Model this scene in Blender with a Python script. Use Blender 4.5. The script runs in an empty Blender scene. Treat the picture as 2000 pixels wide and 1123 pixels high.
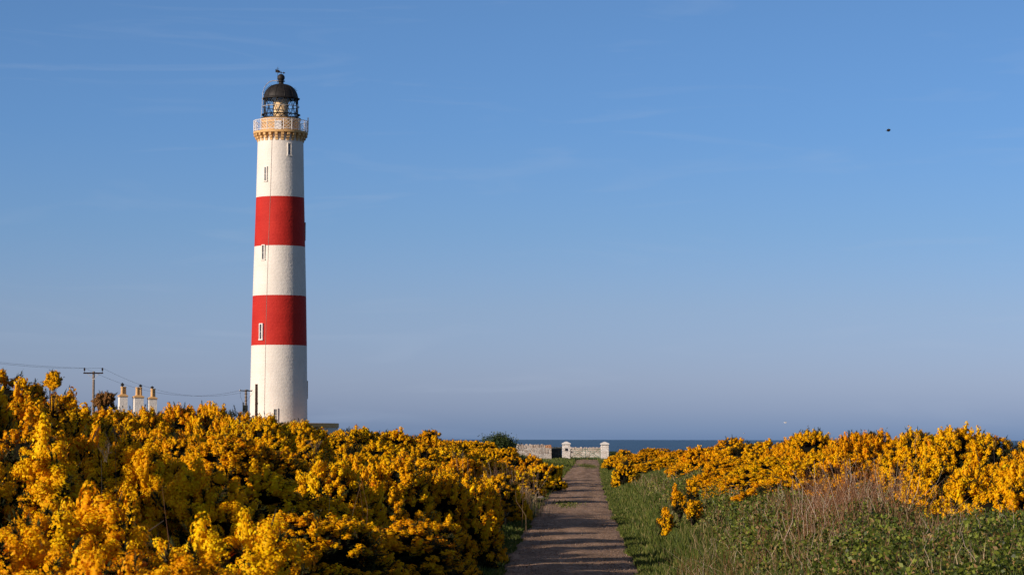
import bpy, math, random
import numpy as np
from mathutils import Vector, Matrix, Euler
R = math.radians
S = bpy.context.scene
COL = S.collection
rng = np.random.default_rng(7)
random.seed(7)

# ------------------------------------------------------------------ camera
F = 5000.0                      # focal length in photo pixels (2000 px wide)
EYE = 2.5
PITCH = math.degrees(math.atan(296.0 / F))
cam_d = bpy.data.cameras.new('camera')
cam = bpy.data.objects.new('camera', cam_d)
COL.objects.link(cam)
cam_d.sensor_width = 36.0
cam_d.lens = 36.0 * F / 2000.0
cam_d.clip_end = 300000
cam_d.clip_start = 0.5
cam.location = (0, 0, EYE)
cam.rotation_euler = (R(90 + PITCH), R(-0.12), 0)
cam_d.dof.use_dof = True
cam_d.dof.focus_distance = 62
cam_d.dof.aperture_fstop = 10
S.camera = cam
CM = Euler(cam.rotation_euler).to_matrix()


def at(px, py, Y):
    """photo pixel + depth -> world point"""
    d = CM @ Vector(((px - 1000) / F, (561.5 - py) / F, -1.0))
    t = Y / d.y
    return Vector((d.x * t, Y, EYE + d.z * t))


# ------------------------------------------------------------------ world / sun
SUN_EL = 16.5
SUN_AZ = (-0.81, -0.59)          # horizontal direction towards the sun
w = bpy.data.worlds.new('World')
S.world = w
w.use_nodes = True
nt = w.node_tree
for n in list(nt.nodes):
    nt.nodes.remove(n)
L = nt.links.new
out = nt.nodes.new('ShaderNodeOutputWorld')
bg = nt.nodes.new('ShaderNodeBackground')
bg.inputs[1].default_value = 0.103
sky = nt.nodes.new('ShaderNodeTexSky')
sky.sky_type = 'NISHITA'
sky.sun_disc = False
sky.sun_elevation = R(SUN_EL)
sky.sun_rotation = math.atan2(SUN_AZ[0], SUN_AZ[1])
sky.altitude = 0
sky.air_density = 1.0
sky.dust_density = 0.6
sky.ozone_density = 2.0
tc = nt.nodes.new('ShaderNodeTexCoord')
sep = nt.nodes.new('ShaderNodeSeparateXYZ')
L(tc.outputs['Generated'], sep.inputs[0])
# tint of the low air over the sea (bluish-violet band, clearer above)
ramp = nt.nodes.new('ShaderNodeValToRGB')
cr = ramp.color_ramp
SKY_STOPS = [(0.0, (0.41, 0.66, 1.66, 1)), (0.0034, (0.465, 0.705, 1.70, 1)), (0.012, (0.56, 0.745, 1.64, 1)), (0.0214, (0.615, 0.764, 1.56, 1)), (0.0513, (0.588, 0.732, 1.33, 1)),
             (0.0811, (0.505, 0.711, 1.24, 1)), (0.1205, (0.456, 0.694, 1.19, 1)), (0.165, (0.461, 0.684, 1.10, 1)), (0.3, (0.66, 0.68, 0.82, 1)), (0.55, (0.86, 0.60, 0.50, 1))]
cr.elements[0].position = SKY_STOPS[0][0]
cr.elements[0].color = SKY_STOPS[0][1]
cr.elements[1].position = SKY_STOPS[-1][0]
cr.elements[1].color = SKY_STOPS[-1][1]
for p, c in SKY_STOPS[1:-1]:
    e = cr.elements.new(p)
    e.color = c
L(sep.outputs['Z'], ramp.inputs[0])
mul = nt.nodes.new('ShaderNodeMixRGB')
mul.blend_type = 'MULTIPLY'
mul.inputs[0].default_value = 1.0
L(sky.outputs[0], mul.inputs[1])
L(ramp.outputs[0], mul.inputs[2])
# faint cirrus
mp = nt.nodes.new('ShaderNodeMapping')
mp.inputs['Scale'].default_value = (6, 6, 48)
mp.inputs['Rotation'].default_value = (0, R(2), 0)
L(tc.outputs['Generated'], mp.inputs[0])
no = nt.nodes.new('ShaderNodeTexNoise')
no.inputs['Scale'].default_value = 1.6
no.inputs['Detail'].default_value = 5
no.inputs['Distortion'].default_value = 1.2
L(mp.outputs[0], no.inputs[0])
mr = nt.nodes.new('ShaderNodeMapRange')
mr.inputs[1].default_value = 0.55
mr.inputs[2].default_value = 0.80
mr.inputs[3].default_value = 0.0
mr.inputs[4].default_value = 0.15
L(no.outputs[0], mr.inputs[0])
mx = nt.nodes.new('ShaderNodeMixRGB')
L(mr.outputs[0], mx.inputs[0])
L(mul.outputs[0], mx.inputs[1])
mx.inputs[2].default_value = (4.2, 5.0, 6.4, 1)
L(mx.outputs[0], bg.inputs[0])
L(bg.outputs[0], out.inputs[0])

sd = bpy.data.lights.new('sun', 'SUN')
sd.energy = 5.0
sd.angle = R(0.53)
sd.color = (1.0, 0.82, 0.66)
so = bpy.data.objects.new('sun', sd)
COL.objects.link(so)
ce = math.cos(R(SUN_EL))
sv = Vector((SUN_AZ[0] * ce, SUN_AZ[1] * ce, math.sin(R(SUN_EL)))).normalized()
so.rotation_euler = sv.to_track_quat('Z', 'Y').to_euler()
so.location = (-60, -60, 60)
S.view_settings.view_transform = 'Standard'
S.view_settings.look = 'None'
S.view_settings.exposure = 0.0
S.view_settings.gamma = 1.0


# ------------------------------------------------------------------ materials
def newmat(name):
    m = bpy.data.materials.new(name)
    m.use_nodes = True
    t = m.node_tree
    b = t.nodes['Principled BSDF']
    return m, t, b


def noise_mat(name, c1, c2, scale=5, rough=0.85, bump=0.0, bscale=None, bdist=0.02, spec=0.3, detail=6,
              lo=0.35, hi=0.65):
    m, t, b = newmat(name)
    co = t.nodes.new('ShaderNodeTexCoord')
    n = t.nodes.new('ShaderNodeTexNoise')
    n.inputs['Scale'].default_value = scale
    n.inputs['Detail'].default_value = detail
    t.links.new(co.outputs['Object'], n.inputs[0])
    r = t.nodes.new('ShaderNodeValToRGB')
    r.color_ramp.elements[0].position = lo
    r.color_ramp.elements[1].position = hi
    r.color_ramp.elements[0].color = (*c1, 1)
    r.color_ramp.elements[1].color = (*c2, 1)
    t.links.new(n.outputs[0], r.inputs[0])
    t.links.new(r.outputs[0], b.inputs['Base Color'])
    b.inputs['Roughness'].default_value = rough
    b.inputs['Specular IOR Level'].default_value = spec
    if bump:
        n2 = t.nodes.new('ShaderNodeTexNoise')
        n2.inputs['Scale'].default_value = bscale or scale * 4
        n2.inputs['Detail'].default_value = 5
        t.links.new(co.outputs['Object'], n2.inputs[0])
        bp = t.nodes.new('ShaderNodeBump')
        bp.inputs['Strength'].default_value = bump
        bp.inputs['Distance'].default_value = bdist
        t.links.new(n2.outputs[0], bp.inputs['Height'])
        t.links.new(bp.outputs[0], b.inputs['Normal'])
    return m


def leaf_mat(name, stops, rough=0.6, transl=0.25, spec=0.25, big=None, tcol=None):
    """colour by the per-face attribute 'tint', some light let through"""
    m, t, b = newmat(name)
    a = t.nodes.new('ShaderNodeAttribute')
    a.attribute_name = 'tint'
    r = t.nodes.new('ShaderNodeValToRGB')
    e = r.color_ramp.elements
    e[0].position, e[0].color = stops[0][0], (*stops[0][1], 1)
    e[1].position, e[1].color = stops[-1][0], (*stops[-1][1], 1)
    for p, c in stops[1:-1]:
        q = e.new(p)
        q.color = (*c, 1)
    t.links.new(a.outputs['Fac'], r.inputs[0])
    colout = r.outputs[0]
    if big:
        co = t.nodes.new('ShaderNodeNewGeometry')
        n = t.nodes.new('ShaderNodeTexNoise')
        n.inputs['Scale'].default_value = big[0]
        n.inputs['Detail'].default_value = 3
        t.links.new(co.outputs['Position'], n.inputs[0])
        mrr = t.nodes.new('ShaderNodeMapRange')
        mrr.inputs[1].default_value = 0.4
        mrr.inputs[2].default_value = 0.62
        t.links.new(n.outputs[0], mrr.inputs[0])
        mm = t.nodes.new('ShaderNodeMixRGB')
        mm.blend_type = 'MULTIPLY'
        mm.inputs[2].default_value = (*big[1], 1)
        t.links.new(mrr.outputs[0], mm.inputs[0])
        t.links.new(colout, mm.inputs[1])
        colout = mm.outputs[0]
    if tcol:            # whole bushes differ a little in hue
        oi = t.nodes.new('ShaderNodeObjectInfo')
        orr = t.nodes.new('ShaderNodeValToRGB')
        orr.color_ramp.elements[0].color = (0.95, 0.84, 0.8, 1)
        orr.color_ramp.elements[1].color = (1.03, 1.15, 1.0, 1)
        e2 = orr.color_ramp.elements.new(0.5)
        e2.color = (1, 1.01, 1, 1)
        t.links.new(oi.outputs['Random'], orr.inputs[0])
        m5 = t.nodes.new('ShaderNodeMixRGB')
        m5.blend_type = 'MULTIPLY'
        m5.inputs[0].default_value = 1.0
        t.links.new(colout, m5.inputs[1])
        t.links.new(orr.outputs[0], m5.inputs[2])
        colout = m5.outputs[0]
    t.links.new(colout, b.inputs['Base Color'])
    b.inputs['Roughness'].default_value = rough
    b.inputs['Specular IOR Level'].default_value = spec
    if transl:
        tr = t.nodes.new('ShaderNodeBsdfTranslucent')
        if tcol:
            tr.inputs[0].default_value = (*tcol, 1)
        else:
            t.links.new(colout, tr.inputs[0])
        ms = t.nodes.new('ShaderNodeMixShader')
        ms.inputs[0].default_value = transl
        o = t.nodes['Material Output']
        t.links.new(b.outputs[0], ms.inputs[1])
        t.links.new(tr.outputs[0], ms.inputs[2])
        t.links.new(ms.outputs[0], o.inputs[0])
    return m


def plain(name, c, rough=0.6, metal=0.0, spec=0.4):
    return noise_mat(name, tuple(x * 0.85 for x in c), tuple(min(1, x * 1.1) for x in c), 6, rough, spec=spec)


M_BLOSSOM = leaf_mat('gorse_blossom', [(0, (0.62, 0.185, 0.001)), (0.25, (0.82, 0.385, 0.001)), (0.7, (0.90, 0.54, 0.002)),
                                       (1, (0.94, 0.68, 0.008))], 0.6, 0.20, 0.10, big=(0.45, (0.97, 0.88, 0.8)), tcol=(0.75, 0.14, 0.0))
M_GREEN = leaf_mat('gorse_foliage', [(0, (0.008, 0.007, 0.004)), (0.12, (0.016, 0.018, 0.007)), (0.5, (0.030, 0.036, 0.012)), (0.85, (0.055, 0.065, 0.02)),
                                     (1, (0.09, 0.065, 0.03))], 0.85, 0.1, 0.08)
M_STEM = noise_mat('gorse_stem', (0.025, 0.018, 0.011), (0.07, 0.05, 0.035), 9, 0.9)
M_DEADWOOD = leaf_mat('dead_wood', [(0, (0.07, 0.055, 0.045)), (1, (0.20, 0.16, 0.13))], 0.85, 0.0)
M_BROWN = leaf_mat('withered_blossom', [(0, (0.10, 0.045, 0.015)), (0.7, (0.24, 0.11, 0.03)), (1, (0.5, 0.25, 0.03))], 0.8, 0.1)
M_GRASS = leaf_mat('grass_blade', [(0, (0.045, 0.07, 0.012)), (0.6, (0.095, 0.135, 0.018)), (0.9, (0.19, 0.21, 0.04)), (1, (0.38, 0.30, 0.13))],
                   0.6, 0.3)
M_BRAMBLE = leaf_mat('bramble_leaf', [(0, (0.030, 0.048, 0.008)), (0.5, (0.085, 0.125, 0.014)), (0.85, (0.25, 0.30, 0.035)), (0.94, (0.30, 0.17, 0.06)), (1, (0.4, 0.27, 0.13))],
                     0.5, 0.25, 0.35)
M_DRY = leaf_mat('dry_stalk', [(0, (0.17, 0.07, 0.03)), (0.5, (0.33, 0.15, 0.07)), (0.78, (0.50, 0.33, 0.20)), (1, (0.75, 0.62, 0.48))],
                 0.8, 0.05)
M_STRAW = leaf_mat('straw_grass', [(0, (0.13, 0.09, 0.04)), (0.6, (0.28, 0.20, 0.10)), (1, (0.56, 0.44, 0.27))], 0.8, 0.2)
M_SHRUB = leaf_mat('shrub_leaf', [(0, (0.02, 0.035, 0.01)), (0.7, (0.05, 0.08, 0.02)), (1, (0.09, 0.12, 0.035))], 0.55, 0.2)
M_SOIL = noise_mat('soil_turf', (0.030, 0.040, 0.014), (0.085, 0.085, 0.035), 1.3, 0.95, 0.6, 9, 0.05)


# tower paints: rough-cast render with faint coursing
def cast_mat(name, c1, c2, c3):
    m, t, b = newmat(name)
    co = t.nodes.new('ShaderNodeTexCoord')
    n = t.nodes.new('ShaderNodeTexNoise')
    n.inputs['Scale'].default_value = 0.7
    n.inputs['Detail'].default_value = 8
    t.links.new(co.outputs['Object'], n.inputs[0])
    r = t.nodes.new('ShaderNodeValToRGB')
    r.color_ramp.elements[0].position = 0.3
    r.color_ramp.elements[0].color = (*c1, 1)
    r.color_ramp.elements[1].position = 0.7
    r.color_ramp.elements[1].color = (*c2, 1)
    t.links.new(n.outputs[0], r.inputs[0])
    # small scuffs and stains with their own shapes
    mp2 = t.nodes.new('ShaderNodeMapping')
    mp2.inputs['Scale'].default_value = (1.6, 1.6, 0.35)
    t.links.new(co.outputs['Object'], mp2.inputs[0])
    n4 = t.nodes.new('ShaderNodeTexNoise')
    n4.inputs['Scale'].default_value = 2.2
    n4.inputs['Detail'].default_value = 9
    n4.inputs['Roughness'].default_value = 0.7
    t.links.new(mp2.outputs[0], n4.inputs[0])
    mr4 = t.nodes.new('ShaderNodeMapRange')
    mr4.inputs[1].default_value = 0.60
    mr4.inputs[2].default_value = 0.74
    mr4.inputs[4].default_value = 0.45
    t.links.new(n4.outputs[0], mr4.inputs[0])
    mm = t.nodes.new('ShaderNodeMixRGB')
    mm.inputs[2].default_value = (*c3, 1)
    t.links.new(mr4.outputs[0], mm.inputs[0])
    t.links.new(r.outputs[0], mm.inputs[1])
    t.links.new(mm.outputs[0], b.inputs['Base Color'])
    b.inputs['Roughness'].default_value = 0.75
    b.inputs['Specular IOR Level'].default_value = 0.25
    n2 = t.nodes.new('ShaderNodeTexNoise')
    n2.inputs['Scale'].default_value = 3.2
    n2.inputs['Detail'].default_value = 9
    n2.inputs['Roughness'].default_value = 0.62
    t.links.new(co.outputs['Object'], n2.inputs[0])
    sx = t.nodes.new('ShaderNodeSeparateXYZ')
    t.links.new(co.outputs['Object'], sx.inputs[0])
    mz = t.nodes.new('ShaderNodeMath')
    mz.operation = 'MULTIPLY'
    mz.inputs[1].default_value = 2 * math.pi / 0.42
    t.links.new(sx.outputs['Z'], mz.inputs[0])
    si = t.nodes.new('ShaderNodeMath')
    si.operation = 'SINE'
    t.links.new(mz.outputs[0], si.inputs[0])
    ad = t.nodes.new('ShaderNodeMath')
    ad.operation = 'MULTIPLY_ADD'
    ad.inputs[1].default_value = 0.05
    t.links.new(si.outputs[0], ad.inputs[0])
    t.links.new(n2.outputs[0], ad.inputs[2])
    bp = t.nodes.new('ShaderNodeBump')
    bp.inputs['Strength'].default_value = 0.7
    bp.inputs['Distance'].default_value = 0.065
    t.links.new(ad.outputs[0], bp.inputs['Height'])
    t.links.new(bp.outputs[0], b.inputs['Normal'])
    return m


M_WHITE = cast_mat('white_render', (0.70, 0.66, 0.60), (0.78, 0.735, 0.67), (0.58, 0.53, 0.46))
M_RED = cast_mat('red_render', (0.42, 0.017, 0.012), (0.50, 0.025, 0.016), (0.38, 0.045, 0.035))
M_OCHRE = noise_mat('ochre_paint', (0.58, 0.34, 0.13), (0.70, 0.43, 0.18), 3, 0.7, 0.3, 12)
M_BLACK = noise_mat('black_paint', (0.012, 0.011, 0.011), (0.026, 0.023, 0.022), 3, 0.6, 0.15, 10, spec=0.3)
M_WPAINT = plain('white_metal', (0.78, 0.76, 0.74), 0.45)
M_GLAZE = plain('window_dark', (0.05, 0.06, 0.07), 0.15, spec=0.6)
M_REVEAL = plain('window_reveal', (0.36, 0.31, 0.27), 0.8)
M_SILVER = plain('grey_metal', (0.55, 0.53, 0.52), 0.4)
M_WOOD = noise_mat('weathered_wood', (0.16, 0.12, 0.095), (0.30, 0.24, 0.19), 7, 0.9, 0.3)
M_DARKWOOD = noise_mat('creosoted_wood', (0.035, 0.018, 0.013), (0.075, 0.038, 0.028), 7, 0.9, 0.3)
M_INSUL = plain('insulator_brown', (0.025, 0.015, 0.012), 0.3)
M_WIRE = plain('wire_grey', (0.10, 0.10, 0.10), 0.6)
M_TRAFO = plain('transformer_grey', (0.045, 0.052, 0.05), 0.5)
M_SLATE = plain('slate', (0.09, 0.09, 0.10), 0.6)
M_GATE = plain('green_gate_paint', (0.06, 0.13, 0.09), 0.5)
M_PLAQUE = plain('dark_plaque', (0.03, 0.03, 0.035), 0.4)
M_ROCK = noise_mat('rock', (0.25, 0.21, 0.18), (0.5, 0.44, 0.39), 6, 0.9, 0.5)

mg, tg, bgx = newmat('lantern_glass')
trn = tg.nodes.new('ShaderNodeBsdfTransparent')
trn.inputs[0].default_value = (0.99, 0.99, 0.99, 1)
gl = tg.nodes.new('ShaderNodeBsdfGlossy')
gl.inputs['Roughness'].default_value = 0.05
mxs = tg.nodes.new('ShaderNodeMixShader')
mxs.inputs[0].default_value = 0.05
tg.links.new(trn.outputs[0], mxs.inputs[1])
tg.links.new(gl.outputs[0], mxs.inputs[2])
tg.links.new(mxs.outputs[0], tg.nodes['Material Output'].inputs[0])
M_GLASS = mg


def rubble_mat(name, mortar, s1, s2, scale=3.2):
    m, t, b = newmat(name)
    co = t.nodes.new('ShaderNodeTexCoord')
    mp_ = t.nodes.new('ShaderNodeMapping')
    mp_.inputs['Scale'].default_value = (1, 1, 1.7)
    t.links.new(co.outputs['Object'], mp_.inputs[0])
    v = t.nodes.new('ShaderNodeTexVoronoi')
    v.inputs['Scale'].default_value = scale
    t.links.new(mp_.outputs[0], v.inputs[0])
    v2 = t.nodes.new('ShaderNodeTexVoronoi')
    v2.feature = 'DISTANCE_TO_EDGE'
    v2.inputs['Scale'].default_value = scale
    t.links.new(mp_.outputs[0], v2.inputs[0])
    r = t.nodes.new('ShaderNodeValToRGB')
    r.color_ramp.elements[0].color = (*s1, 1)
    r.color_ramp.elements[1].color = (*s2, 1)
    sc_ = t.nodes.new('ShaderNodeSeparateXYZ')
    t.links.new(v.outputs['Color'], sc_.inputs[0])
    t.links.new(sc_.outputs[0], r.inputs[0])
    mr_ = t.nodes.new('ShaderNodeMapRange')
    mr_.inputs[1].default_value = 0.02
    mr_.inputs[2].default_value = 0.09
    t.links.new(v2.outputs[0], mr_.inputs[0])
    mi = t.nodes.new('ShaderNodeMixRGB')
    mi.inputs[1].default_value = (*mortar, 1)
    t.links.new(mr_.outputs[0], mi.inputs[0])
    t.links.new(r.outputs[0], mi.inputs[2])
    t.links.new(mi.outputs[0], b.inputs['Base Color'])
    b.inputs['Roughness'].default_value = 0.9
    bp = t.nodes.new('ShaderNodeBump')
    bp.inputs['Strength'].default_value = 0.8
    bp.inputs['Distance'].default_value = 0.05
    t.links.new(mr_.outputs[0], bp.inputs['Height'])
    t.links.new(bp.outputs[0], b.inputs['Normal'])
    return m


M_RUBBLE = rubble_mat('limewashed_rubble', (0.62, 0.56, 0.49), (0.44, 0.34, 0.27), (0.74, 0.68, 0.60))
M_PILLAR = rubble_mat('limewashed_pillar', (0.76, 0.73, 0.68), (0.62, 0.56, 0.50), (0.84, 0.81, 0.77), 4)
M_CAP = noise_mat('limewash', (0.72, 0.69, 0.64), (0.84, 0.82, 0.78), 5, 0.85, 0.3)
M_DARKRUB = rubble_mat('shade_dark_rubble', (0.04, 0.05, 0.04), (0.025, 0.03, 0.025), (0.09, 0.09, 0.075))  # shade of the wall recess put into the stone colours
M_COPE = noise_mat('coping_stone', (0.34, 0.24, 0.18), (0.66, 0.57, 0.48), 2.2, 0.9, 0.4, 12)
M_LICHEN = noise_mat('lichen_stone', (0.5, 0.19, 0.06), (0.6, 0.35, 0.2), 4, 0.9)


# ------------------------------------------------------------------ mesh helpers
def link(o):
    COL.objects.link(o)
    return o


def fast_mesh(name, V, quads=None, tris=None, mats=(), tint=None, smooth=False, midx=None):
    """V (n,3); quads (q,4); tris (t,3)"""
    me = bpy.data.meshes.new(name)
    V = np.asarray(V, dtype=np.float32)
    q = np.zeros((0, 4), np.int32) if quads is None else np.asarray(quads, np.int32)
    t = np.zeros((0, 3), np.int32) if tris is None else np.asarray(tris, np.int32)
    me.vertices.add(len(V))
    me.vertices.foreach_set('co', V.ravel())
    nl = q.size + t.size
    me.loops.add(nl)
    me.loops.foreach_set('vertex_index', np.concatenate([q.ravel(), t.ravel()]).astype(np.int32))
    nf = len(q) + len(t)
    me.polygons.add(nf)
    st = np.concatenate([np.arange(len(q)) * 4, q.size + np.arange(len(t)) * 3]).astype(np.int32)
    me.polygons.foreach_set('loop_start', st)
    if midx is not None:
        me.polygons.foreach_set('material_index', np.asarray(midx, np.int32))
    me.update(calc_edges=True)
    if smooth:
        me.polygons.foreach_set('use_smooth', np.ones(nf, bool))
    if tint is not None:
        a = me.attributes.new('tint', 'FLOAT', 'FACE')
        a.data.foreach_set('value', np.asarray(tint, np.float32))
    for m in mats:
        me.materials.append(m)
    return me


def mobj(name, me, parent=None):
    o = bpy.data.objects.new(name, me)
    link(o)
    if parent is not None:
        o.parent = parent
    return o


class MB:
    def __init__(s):
        s.v, s.f, s.m = [], [], []

    def add(s, verts, faces, mi=0):
        b = len(s.v)
        s.v += [tuple(p) for p in verts]
        for f in faces:
            s.f.append(tuple(i + b for i in f))
            s.m.append(mi)

    def box(s, c, size, rz=0, mi=0, taper=1.0, bev=0.0):
        cx, cy, cz = c
        hx, hy, hz = size[0] / 2, size[1] / 2, size[2] / 2
        co, si = math.cos(rz), math.sin(rz)
        vs = []
        for dz, k in ((-hz, 1), (hz, taper)):
            for dx, dy in ((-hx, -hy), (hx, -hy), (hx, hy), (-hx, hy)):
                x, y = dx * k, dy * k
                vs.append((cx + x * co - y * si, cy + x * si + y * co, cz + dz))
        s.add(vs, [(0, 3, 2, 1), (4, 5, 6, 7), (0, 1, 5, 4), (1, 2, 6, 5), (2, 3, 7, 6), (3, 0, 4, 7)], mi)

    def tube(s, pts, r, n=6, mi=0, cap=True):
        pts = [Vector(p) for p in pts]
        rs = r if isinstance(r, (list, tuple)) else [r] * len(pts)
        vs, fs = [], []
        up = Vector((0, 0, 1))
        prev = None
        for i, p in enumerate(pts):
            d = (pts[min(i + 1, len(pts) - 1)] - pts[max(i - 1, 0)]).normalized()
            if prev is None:
                a = d.cross(up)
                if a.length < 1e-3:
                    a = Vector((1, 0, 0))
                a.normalize()
            else:
                a = (prev - d * prev.dot(d)).normalized()
            prev = a
            b = d.cross(a)
            for k in range(n):
                th = 2 * math.pi * k / n
                vs.append(p + (a * math.cos(th) + b * math.sin(th)) * rs[i])
        for i in range(len(pts) - 1):
            for k in range(n):
                k2 = (k + 1) % n
                fs.append((i * n + k, i * n + k2, (i + 1) * n + k2, (i + 1) * n + k))
        if cap:
            fs.append(tuple(range(n))[::-1])
            fs.append(tuple((len(pts) - 1) * n + k for k in range(n)))
        s.add(vs, fs, mi)

    def lathe(s, prof, n=48, mi=0, c=(0, 0), ph=0.0, mis=None):
        """prof list of (r,z)"""
        vs, fs = [], []
        b = len(s.v)
        for r_, z in prof:
            for k in range(n):
                th = 2 * math.pi * k / n + ph
                vs.append((c[0] + r_ * math.cos(th), c[1] + r_ * math.sin(th), z))
        s.v += vs
        for i in range(len(prof) - 1):
            for k in range(n):
                k2 = (k + 1) % n
                s.f.append((b + i * n + k, b + i * n + k2, b + (i + 1) * n + k2, b + (i + 1) * n + k))
                s.m.append(mis[i] if mis else mi)

    def ring(s, rad, z, r, n=48, k=6, mi=0):
        prof = [(rad + r * math.cos(2 * math.pi * j / k), z + r * math.sin(2 * math.pi * j / k)) for j in range(k + 1)]
        s.lathe(prof, n, mi)

    def blob(s, c, rad, seed=0, nu=10, nv=7, amp=0.15, mi=0):
        rr = random.Random(seed)
        vs, fs = [], []
        for i in range(nv + 1):
            ph = math.pi * i / nv
            for j in range(nu):
                th = 2 * math.pi * j / nu
                k = 1 + rr.uniform(-amp, amp) * (0 if i in (0, nv) else 1)
                vs.append((c[0] + rad[0] * k * math.sin(ph) * math.cos(th), c[1] + rad[1] * k * math.sin(ph) * math.sin(th),
                           c[2] + rad[2] * k * math.cos(ph)))
        for i in range(nv):
            for j in range(nu):
                j2 = (j + 1) % nu
                fs.append((i * nu + j, (i + 1) * nu + j, (i + 1) * nu + j2, i * nu + j2))
        s.add(vs, fs, mi)

    def build(s, name, mats, parent=None, smooth=False, tint=False):
        me = bpy.data.meshes.new(name)
        me.from_pydata(s.v, [], s.f)
        if not isinstance(mats, (list, tuple)):
            mats = [mats]
        for m in mats:
            me.materials.append(m)
        me.polygons.foreach_set('material_index', s.m)
        if smooth:
            me.polygons.foreach_set('use_smooth', [True] * len(s.f))
        if tint:
            a = me.attributes.new('tint', 'FLOAT', 'FACE')
            a.data.foreach_set('value', rng.random(len(s.f)).astype(np.float32))
        me.update()
        return mobj(name, me, parent)


def tag(o, label=None, cat=None, group=None, kind=None):
    if label:
        o['label'] = label
    if cat:
        o['category'] = cat
    if group:
        o['group'] = group
    if kind:
        o['kind'] = kind
    return o


def empty(name, loc, label, cat, group=None, rz=0):
    o = bpy.data.objects.new(name, None)
    link(o)
    o.location = loc
    o.rotation_euler = (0, 0, rz)
    o.empty_display_size = 0.3
    return tag(o, label, cat, group)


# ------------------------------------------------------------------ terrain
TY = [-200, 0, 20, 47, 87, 124, 175, 225, 245, 300, 600]
TX = [-4.0, -0.1, 0.40, 1.05, 2.12, 3.20, 4.80, 6.60, 7.15, 9.0, 19]
HW = [1.42, 1.42, 1.42, 1.42, 1.42, 1.42, 1.38, 1.25, 1.2, 1.2, 1.2]


def xc(y):
    return np.interp(y, TY, TX)


def hw(y):
    return np.interp(y, TY, HW)


def sst(a, b, x):
    t = np.clip((x - a) / (b - a), 0, 1)
    return t * t * (3 - 2 * t)


def wob(x, y):
    return (np.sin(x * 0.9 + y * 0.31) + np.sin(x * 0.37 - y * 0.57 + 1.3) + 0.6 * np.sin(x * 1.9 + y * 1.3)) / 2.6


def track_z(y):
    return np.interp(y, [-200, 0, 150, 175, 225, 250, 300, 340, 420, 600], [0, 0, 0, 0.04, 0.36, 0.52, 0.6, 0.2, -19, -22])


def G(x, y):
    x = np.asarray(x, float)
    y = np.asarray(y, float)
    o = x - xc(y)
    z = track_z(y)
    near = 1 - sst(205, 240, y)
    lb = sst(1.7, 6.5, -o) * 0.95 * near
    rb = sst(1.6, 5.5, o) * 0.78 * near
    b = lb + rb
    amp = sst(1.5, 3.5, np.abs(o)) * (1 - sst(330, 350, y))
    side = sst(150, 260, np.abs(x)) * -22
    return z + b + wob(x, y) * 0.12 * amp + side


def axis(a, b, fine, coarse, f0, f1):
    return np.unique(np.concatenate([np.arange(a, f0, coarse), np.arange(f0, f1, fine), np.arange(f1, b + 0.1, coarse)]))


ys = np.unique(np.concatenate([np.arange(-60, 10, 5), np.arange(10, 100, 0.5), np.arange(100, 270, 1.2), np.arange(270, 440, 6)]))
xs = np.unique(np.concatenate([np.arange(-300, -30, 8), np.arange(-30, 34, 0.45), np.arange(34, 300, 8)]))
XX, YY = np.meshgrid(xs, ys)
ZZ = G(XX, YY)
nx, ny = len(xs), len(ys)
idx = np.arange(nx * ny).reshape(ny, nx)
Q = np.stack([idx[:-1, :-1], idx[:-1, 1:], idx[1:, 1:], idx[1:, :-1]], -1).reshape(-1, 4)
# lower the ground a little under the track so the track sheet lies on it
under = np.abs(XX - xc(YY)) < hw(YY) + 0.1
ZZ = np.where(under, ZZ - 0.03, ZZ)
g = mobj('ground', fast_mesh('ground', np.stack([XX, YY, ZZ], -1).reshape(-1, 3), Q, mats=[M_SOIL], smooth=True))
tag(g, kind='structure')

# track
mt, tt, bt = newmat('track_surface')
co = tt.nodes.new('ShaderNodeTexCoord')
n1 = tt.nodes.new('ShaderNodeTexNoise')
n1.inputs['Scale'].default_value = 0.9
n1.inputs['Detail'].default_value = 8
tt.links.new(co.outputs['Object'], n1.inputs[0])
r1 = tt.nodes.new('ShaderNodeValToRGB')
r1.color_ramp.elements[0].position = 0.33
r1.color_ramp.elements[0].color = (0.27, 0.178, 0.118, 1)
r1.color_ramp.elements[1].position = 0.7
r1.color_ramp.elements[1].color = (0.46, 0.315, 0.22, 1)
tt.links.new(n1.outputs[0], r1.inputs[0])
v1 = tt.nodes.new('ShaderNodeTexVoronoi')
v1.inputs['Scale'].default_value = 22
tt.links.new(co.outputs['Object'], v1.inputs[0])
sv1 = tt.nodes.new('ShaderNodeSeparateXYZ')
tt.links.new(v1.outputs['Color'], sv1.inputs[0])
r2 = tt.nodes.new('ShaderNodeValToRGB')
r2.color_ramp.elements[0].color = (0.35, 0.33, 0.32, 1)
r2.color_ramp.elements[1].color = (1.6, 1.58, 1.55, 1)
tt.links.new(sv1.outputs[0], r2.inputs[0])
mpt = tt.nodes.new('ShaderNodeMapping')
mpt.inputs['Scale'].default_value = (1.3, 0.10, 1)
tt.links.new(co.outputs['Object'], mpt.inputs[0])
nw = tt.nodes.new('ShaderNodeTexNoise')
nw.inputs['Scale'].default_value = 1.6
nw.inputs['Detail'].default_value = 7
nw.inputs['Roughness'].default_value = 0.65
tt.links.new(mpt.outputs[0], nw.inputs[0])
rw = tt.nodes.new('ShaderNodeValToRGB')
rw.color_ramp.elements[0].position = 0.40
rw.color_ramp.elements[0].color = (0.62, 0.60, 0.55, 1)
rw.color_ramp.elements[1].position = 0.60
rw.color_ramp.elements[1].color = (1.12, 1.12, 1.12, 1)
tt.links.new(nw.outputs[0], rw.inputs[0])
mw = tt.nodes.new('ShaderNodeMixRGB')
mw.blend_type = 'MULTIPLY'
mw.inputs[0].default_value = 0.8
tt.links.new(r1.outputs[0], mw.inputs[1])
tt.links.new(rw.outputs[0], mw.inputs[2])
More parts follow.
